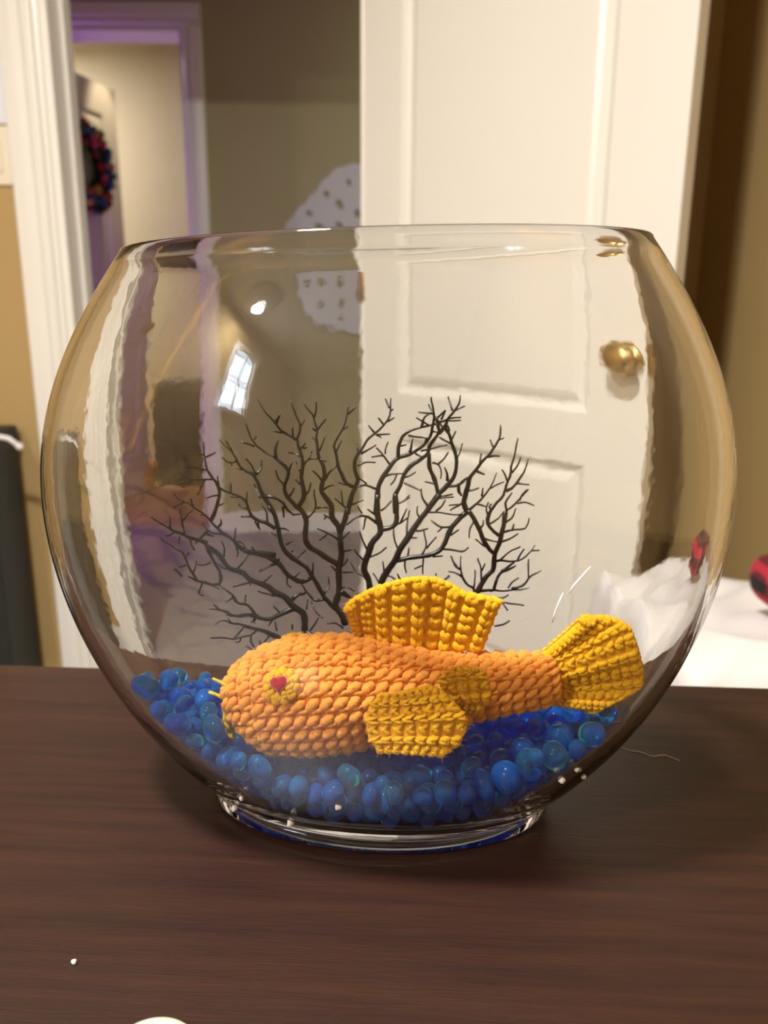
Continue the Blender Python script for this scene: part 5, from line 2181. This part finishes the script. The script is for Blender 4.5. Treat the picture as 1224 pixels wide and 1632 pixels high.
BEAD_SHAPES = [bead_mesh(k) for k in range(8)]
BEAD_MATS = [M['bead_blue'], M['bead_deep'], M['bead_pale']]
SHADE = ['bright blue', 'deep blue', 'pale blue']
SHAPE = ['round', 'pointed', 'oval', 'round', 'teardrop', 'oval', 'round', 'oval']
bead_data = {}
for k, me in enumerate(BEAD_SHAPES):
    for j in range(3):
        d = me.copy()
        d.materials.append(BEAD_MATS[j])
        bead_data[(k, j)] = d
rest_v, rest_f, n_rest, n_ind = [], [], 0, 0
low = bmesh.new()
bmesh.ops.create_icosphere(low, subdivisions=3, radius=1.0)
proto = None
for i, line in enumerate(BEADS.strip().split('\n') if BEADS.strip() else []):
    a = [int(v) for v in line.split()]
    p = np.array(a[:3]) * 1e-5
    q = Quaternion((a[3], a[4], a[5], a[6])).normalized()
    r, k = a[7] * 1e-5 * 0.985, a[8]
    j = int(rng.choice([0, 0, 0, 1, 1, 2])) if p[2] < 0.046 else int(rng.choice([0, 0, 1, 2, 2]))
    if math.hypot(p[0] - FL[0], p[1] - FL[1]) < 0.0085 + r * 0.8 and p[2] > 0.016:
        continue
    if n_ind < 300:
        n_ind += 1
        if proto is None:
            o = proto = bpy.data.objects.new('bead', bead_data[(k, j)])
        else:
            o = proto.copy()
            o.data = bead_data[(k, j)]
        col.objects.link(o)
        o.location = (p[0], p[1], p[2] + TZ + 0.0002)
        o.rotation_mode = 'QUATERNION'
        o.rotation_quaternion = q
        o.scale = (r, r, r)
        size = 'large' if r > 0.0066 else ('medium' if r > 0.0049 else 'small')
        zone = [v for lim, v in ((-0.082, 'at the far left end of the heap'), (-0.062, 'left of the fish mouth'), (-0.040, 'below the fish eye'), (-0.016, 'below the fish belly'),
                (0.006, 'left below the side fin'), (0.028, 'right below the side fin'), (0.050, 'below the tail root'), (0.072, 'below the tail fin'), (9, 'at the far right end of the heap')) if p[0] < lim][0]
        lay = 'bottom' if p[2] < 0.022 else ('lower' if p[2] < 0.031 else ('upper' if p[2] < 0.042 else 'topmost'))
        dep = 'front' if p[1] < -0.025 else ('middle' if p[1] < 0.012 else 'rear')
        tag(o, '%s %s %s bead %s, %s layer, %s' % (size, SHAPE[k], SHADE[j], zone, lay, dep), 'bead', 'blue glass beads in the bowl')
    else:
        if (np.linalg.norm(SPP - (p + [0, 0, TZ]), axis=1) - SPR).min() < r * 1.15 + 0.0022:
            continue
        me = bead_data[(k, 1)]
        R = np.array(q.to_matrix()) * r
        V = np.empty(len(me.vertices) * 3)
        me.vertices.foreach_get('co', V)
        V = V.reshape(-1, 3) @ R.T + p + [0, 0, TZ + 0.0002]
        rest_v.append(V)
        rest_f.extend([tuple(x + n_rest for x in f.vertices) for f in me.polygons])
        n_rest += len(V)
low.free()
if rest_v:
    me = bpy.data.meshes.new('buried_beads')
    me.from_pydata(np.concatenate(rest_v).tolist(), [], rest_f)
    me.shade_smooth()
    me.materials.append(M['bead_deep'])
    o = bpy.data.objects.new('buried_beads', me)
    col.objects.link(o)
    tag(o, 'mass of blue glass beads buried under the others in the bowl', 'beads', kind='stuff')

# ================================================================== SMALL THINGS
def crumb(name, loc, r, label, mat, group=None):
    bm = bmesh.new()
    bmesh.ops.create_icosphere(bm, subdivisions=2, radius=1.0)
    s = rng.random(3) * 0.5 + 0.7
    for v in bm.verts:
        v.co = Vector([c * k * (1 + 0.35 * math.sin(5 * c + k * 20)) for c, k in zip(v.co, s)]) * r
    me = bpy.data.meshes.new(name)
    bm.to_mesh(me)
    bm.free()
    me.shade_smooth()
    me.materials.append(mat)
    o = bpy.data.objects.new(name, me)
    col.objects.link(o)
    o.location = loc
    tag(o, label, 'crumb', group)
    return o


def unproject_z(px, py, z):
    d = _fw + _rt * (px - 612) / FPX - _up * (py - 816) / FPX
    return CAM + d * (z - CAM[2]) / d[2]


q = unproject_z(119, 1536, TZ)
crumb('foam_crumb', (q[0], q[1], TZ + 0.0008), 0.0009, 'tiny white foam crumb lying alone on the table in front of the bowl', M['foam'])


def on_bowl(px, py):
    """first point of the glass outside seen at a pixel of the photograph"""
    d = _fw + _rt * (px - 612) / FPX - _up * (py - 816) / FPX
    for t in np.linspace(0.15, 0.4, 1500):
        P = CAM + d * t
        z = P[2] - TZ
        if z < 0.0:
            break
        x, y = (P[0] - BX0) * CB + P[1] * SB, -(P[0] - BX0) * SB + P[1] * CB
        if z < BZF:
            a, b = BFA * 1.036, BFA * KB * 1.05
        else:
            a = float(bowl_a(z))
            b = a * float(bowl_k(z))
        if (x / a) ** 2 + (y / b) ** 2 < 1:
            return P
    return CAM + d * 0.3


for px, py, r, lab in ((462, 1311, 0.0017, 'white foam crumb stuck on the front of the bowl just above its foot'),
                       (373, 1289, 0.0011, 'small white foam crumb stuck on the left side of the bowl foot'),
                       (385, 1272, 0.0010, 'small white foam crumb stuck on the left above the bowl foot'),
                       (538, 1286, 0.0011, 'long white foam crumb stuck on the glass in front of the beads'),
                       (919, 1226, 0.0010, 'upper white foam crumb stuck on the right shoulder above the foot'),
                       (930, 1238, 0.0008, 'small white foam crumb stuck lowest right on the glass'),
                       (895, 1243, 0.0014, 'larger white foam crumb stuck on the right side of the glass')):
    q = on_bowl(px, py)
    crumb('foam_crumb', tuple(q), r, lab, M['foam'], 'white foam crumbs on the glass')
# small jar lid at the front edge of the picture
q = unproject_z(258, 1622, TZ + 0.0064)
mb = MB()
mb.lathe([(0, 0), (.0130, 0), (.0135, .0008), (.0135, .005), (.0130, .0060), (.0120, .0064), (.0104, .0062), (.0096, .0058), (0, .0056)], 48)
lid = mb.build('jar_lid', M['lid_plastic'], smooth=False, merge=1e-6)
lid.location = (q[0], q[1] - 0.0125, TZ + 0.0001)
mb = MB()
for k in range(60):
    f = k * 2 * math.pi / 60
    c, s = math.cos(f), math.sin(f)
    mb.tube([(0.0134 * c, 0.0134 * s, 0.0010), (0.0134 * c, 0.0134 * s, 0.0048)], 0.0005, 5)
mb.build('grip_ribs', M['lid_plastic'], parent=lid)
tag(lid, 'round cream plastic lid lying on the table at the near edge', 'lid')
# loose white thread on the table, right of the bowl
tp = [(985, 1190), (1000, 1196), (1020, 1199), (1040, 1206), (1058, 1204), (1083, 1213)]
mb = MB()
P3 = smooth_path(np.array([unproject_z(x, y, TZ) for x, y in tp]), 20)
P3[:, 2] = TZ + 0.00025
mb.tube(P3, 0.00016, 5)
th_ = mb.build('loose_thread', M['thread'], smooth=True, merge=1e-7)
tag(th_, 'thin white loose thread lying on the table right of the bowl', 'thread')

for pts, lab in (([(880, 992), (884, 978), (890, 962), (897, 945)], 'short white lint strand clinging to the glass left of the tail fin'),
                 ([(906, 946), (915, 932), (925, 921), (941, 903)], 'longer white lint strand clinging to the glass above the tail fin')):
    P3 = np.array([on_bowl(x, y) - np.array([0, 0.0001, 0]) for x, y in pts])
    mb = MB()
    mb.tube(P3, [0.00022, 0.0003, 0.00028, 0.00014], 6)
    ln_ = mb.build('lint_strand', M['foam'], smooth=True, merge=1e-7)
    tag(ln_, lab, 'lint')

# light that comes to the things in the bowl through its glass
bowl.cycles.is_caustics_caster = True
fish_parts = {c.name for c in fish.children_recursive}
for ob in list(bpy.data.objects):
    if ob.type == 'MESH' and (ob.name in fish_parts or ob.name.split('.')[0] in ('bead', 'buried_beads', 'tabletop')):
        ob.cycles.is_caustics_receiver = True
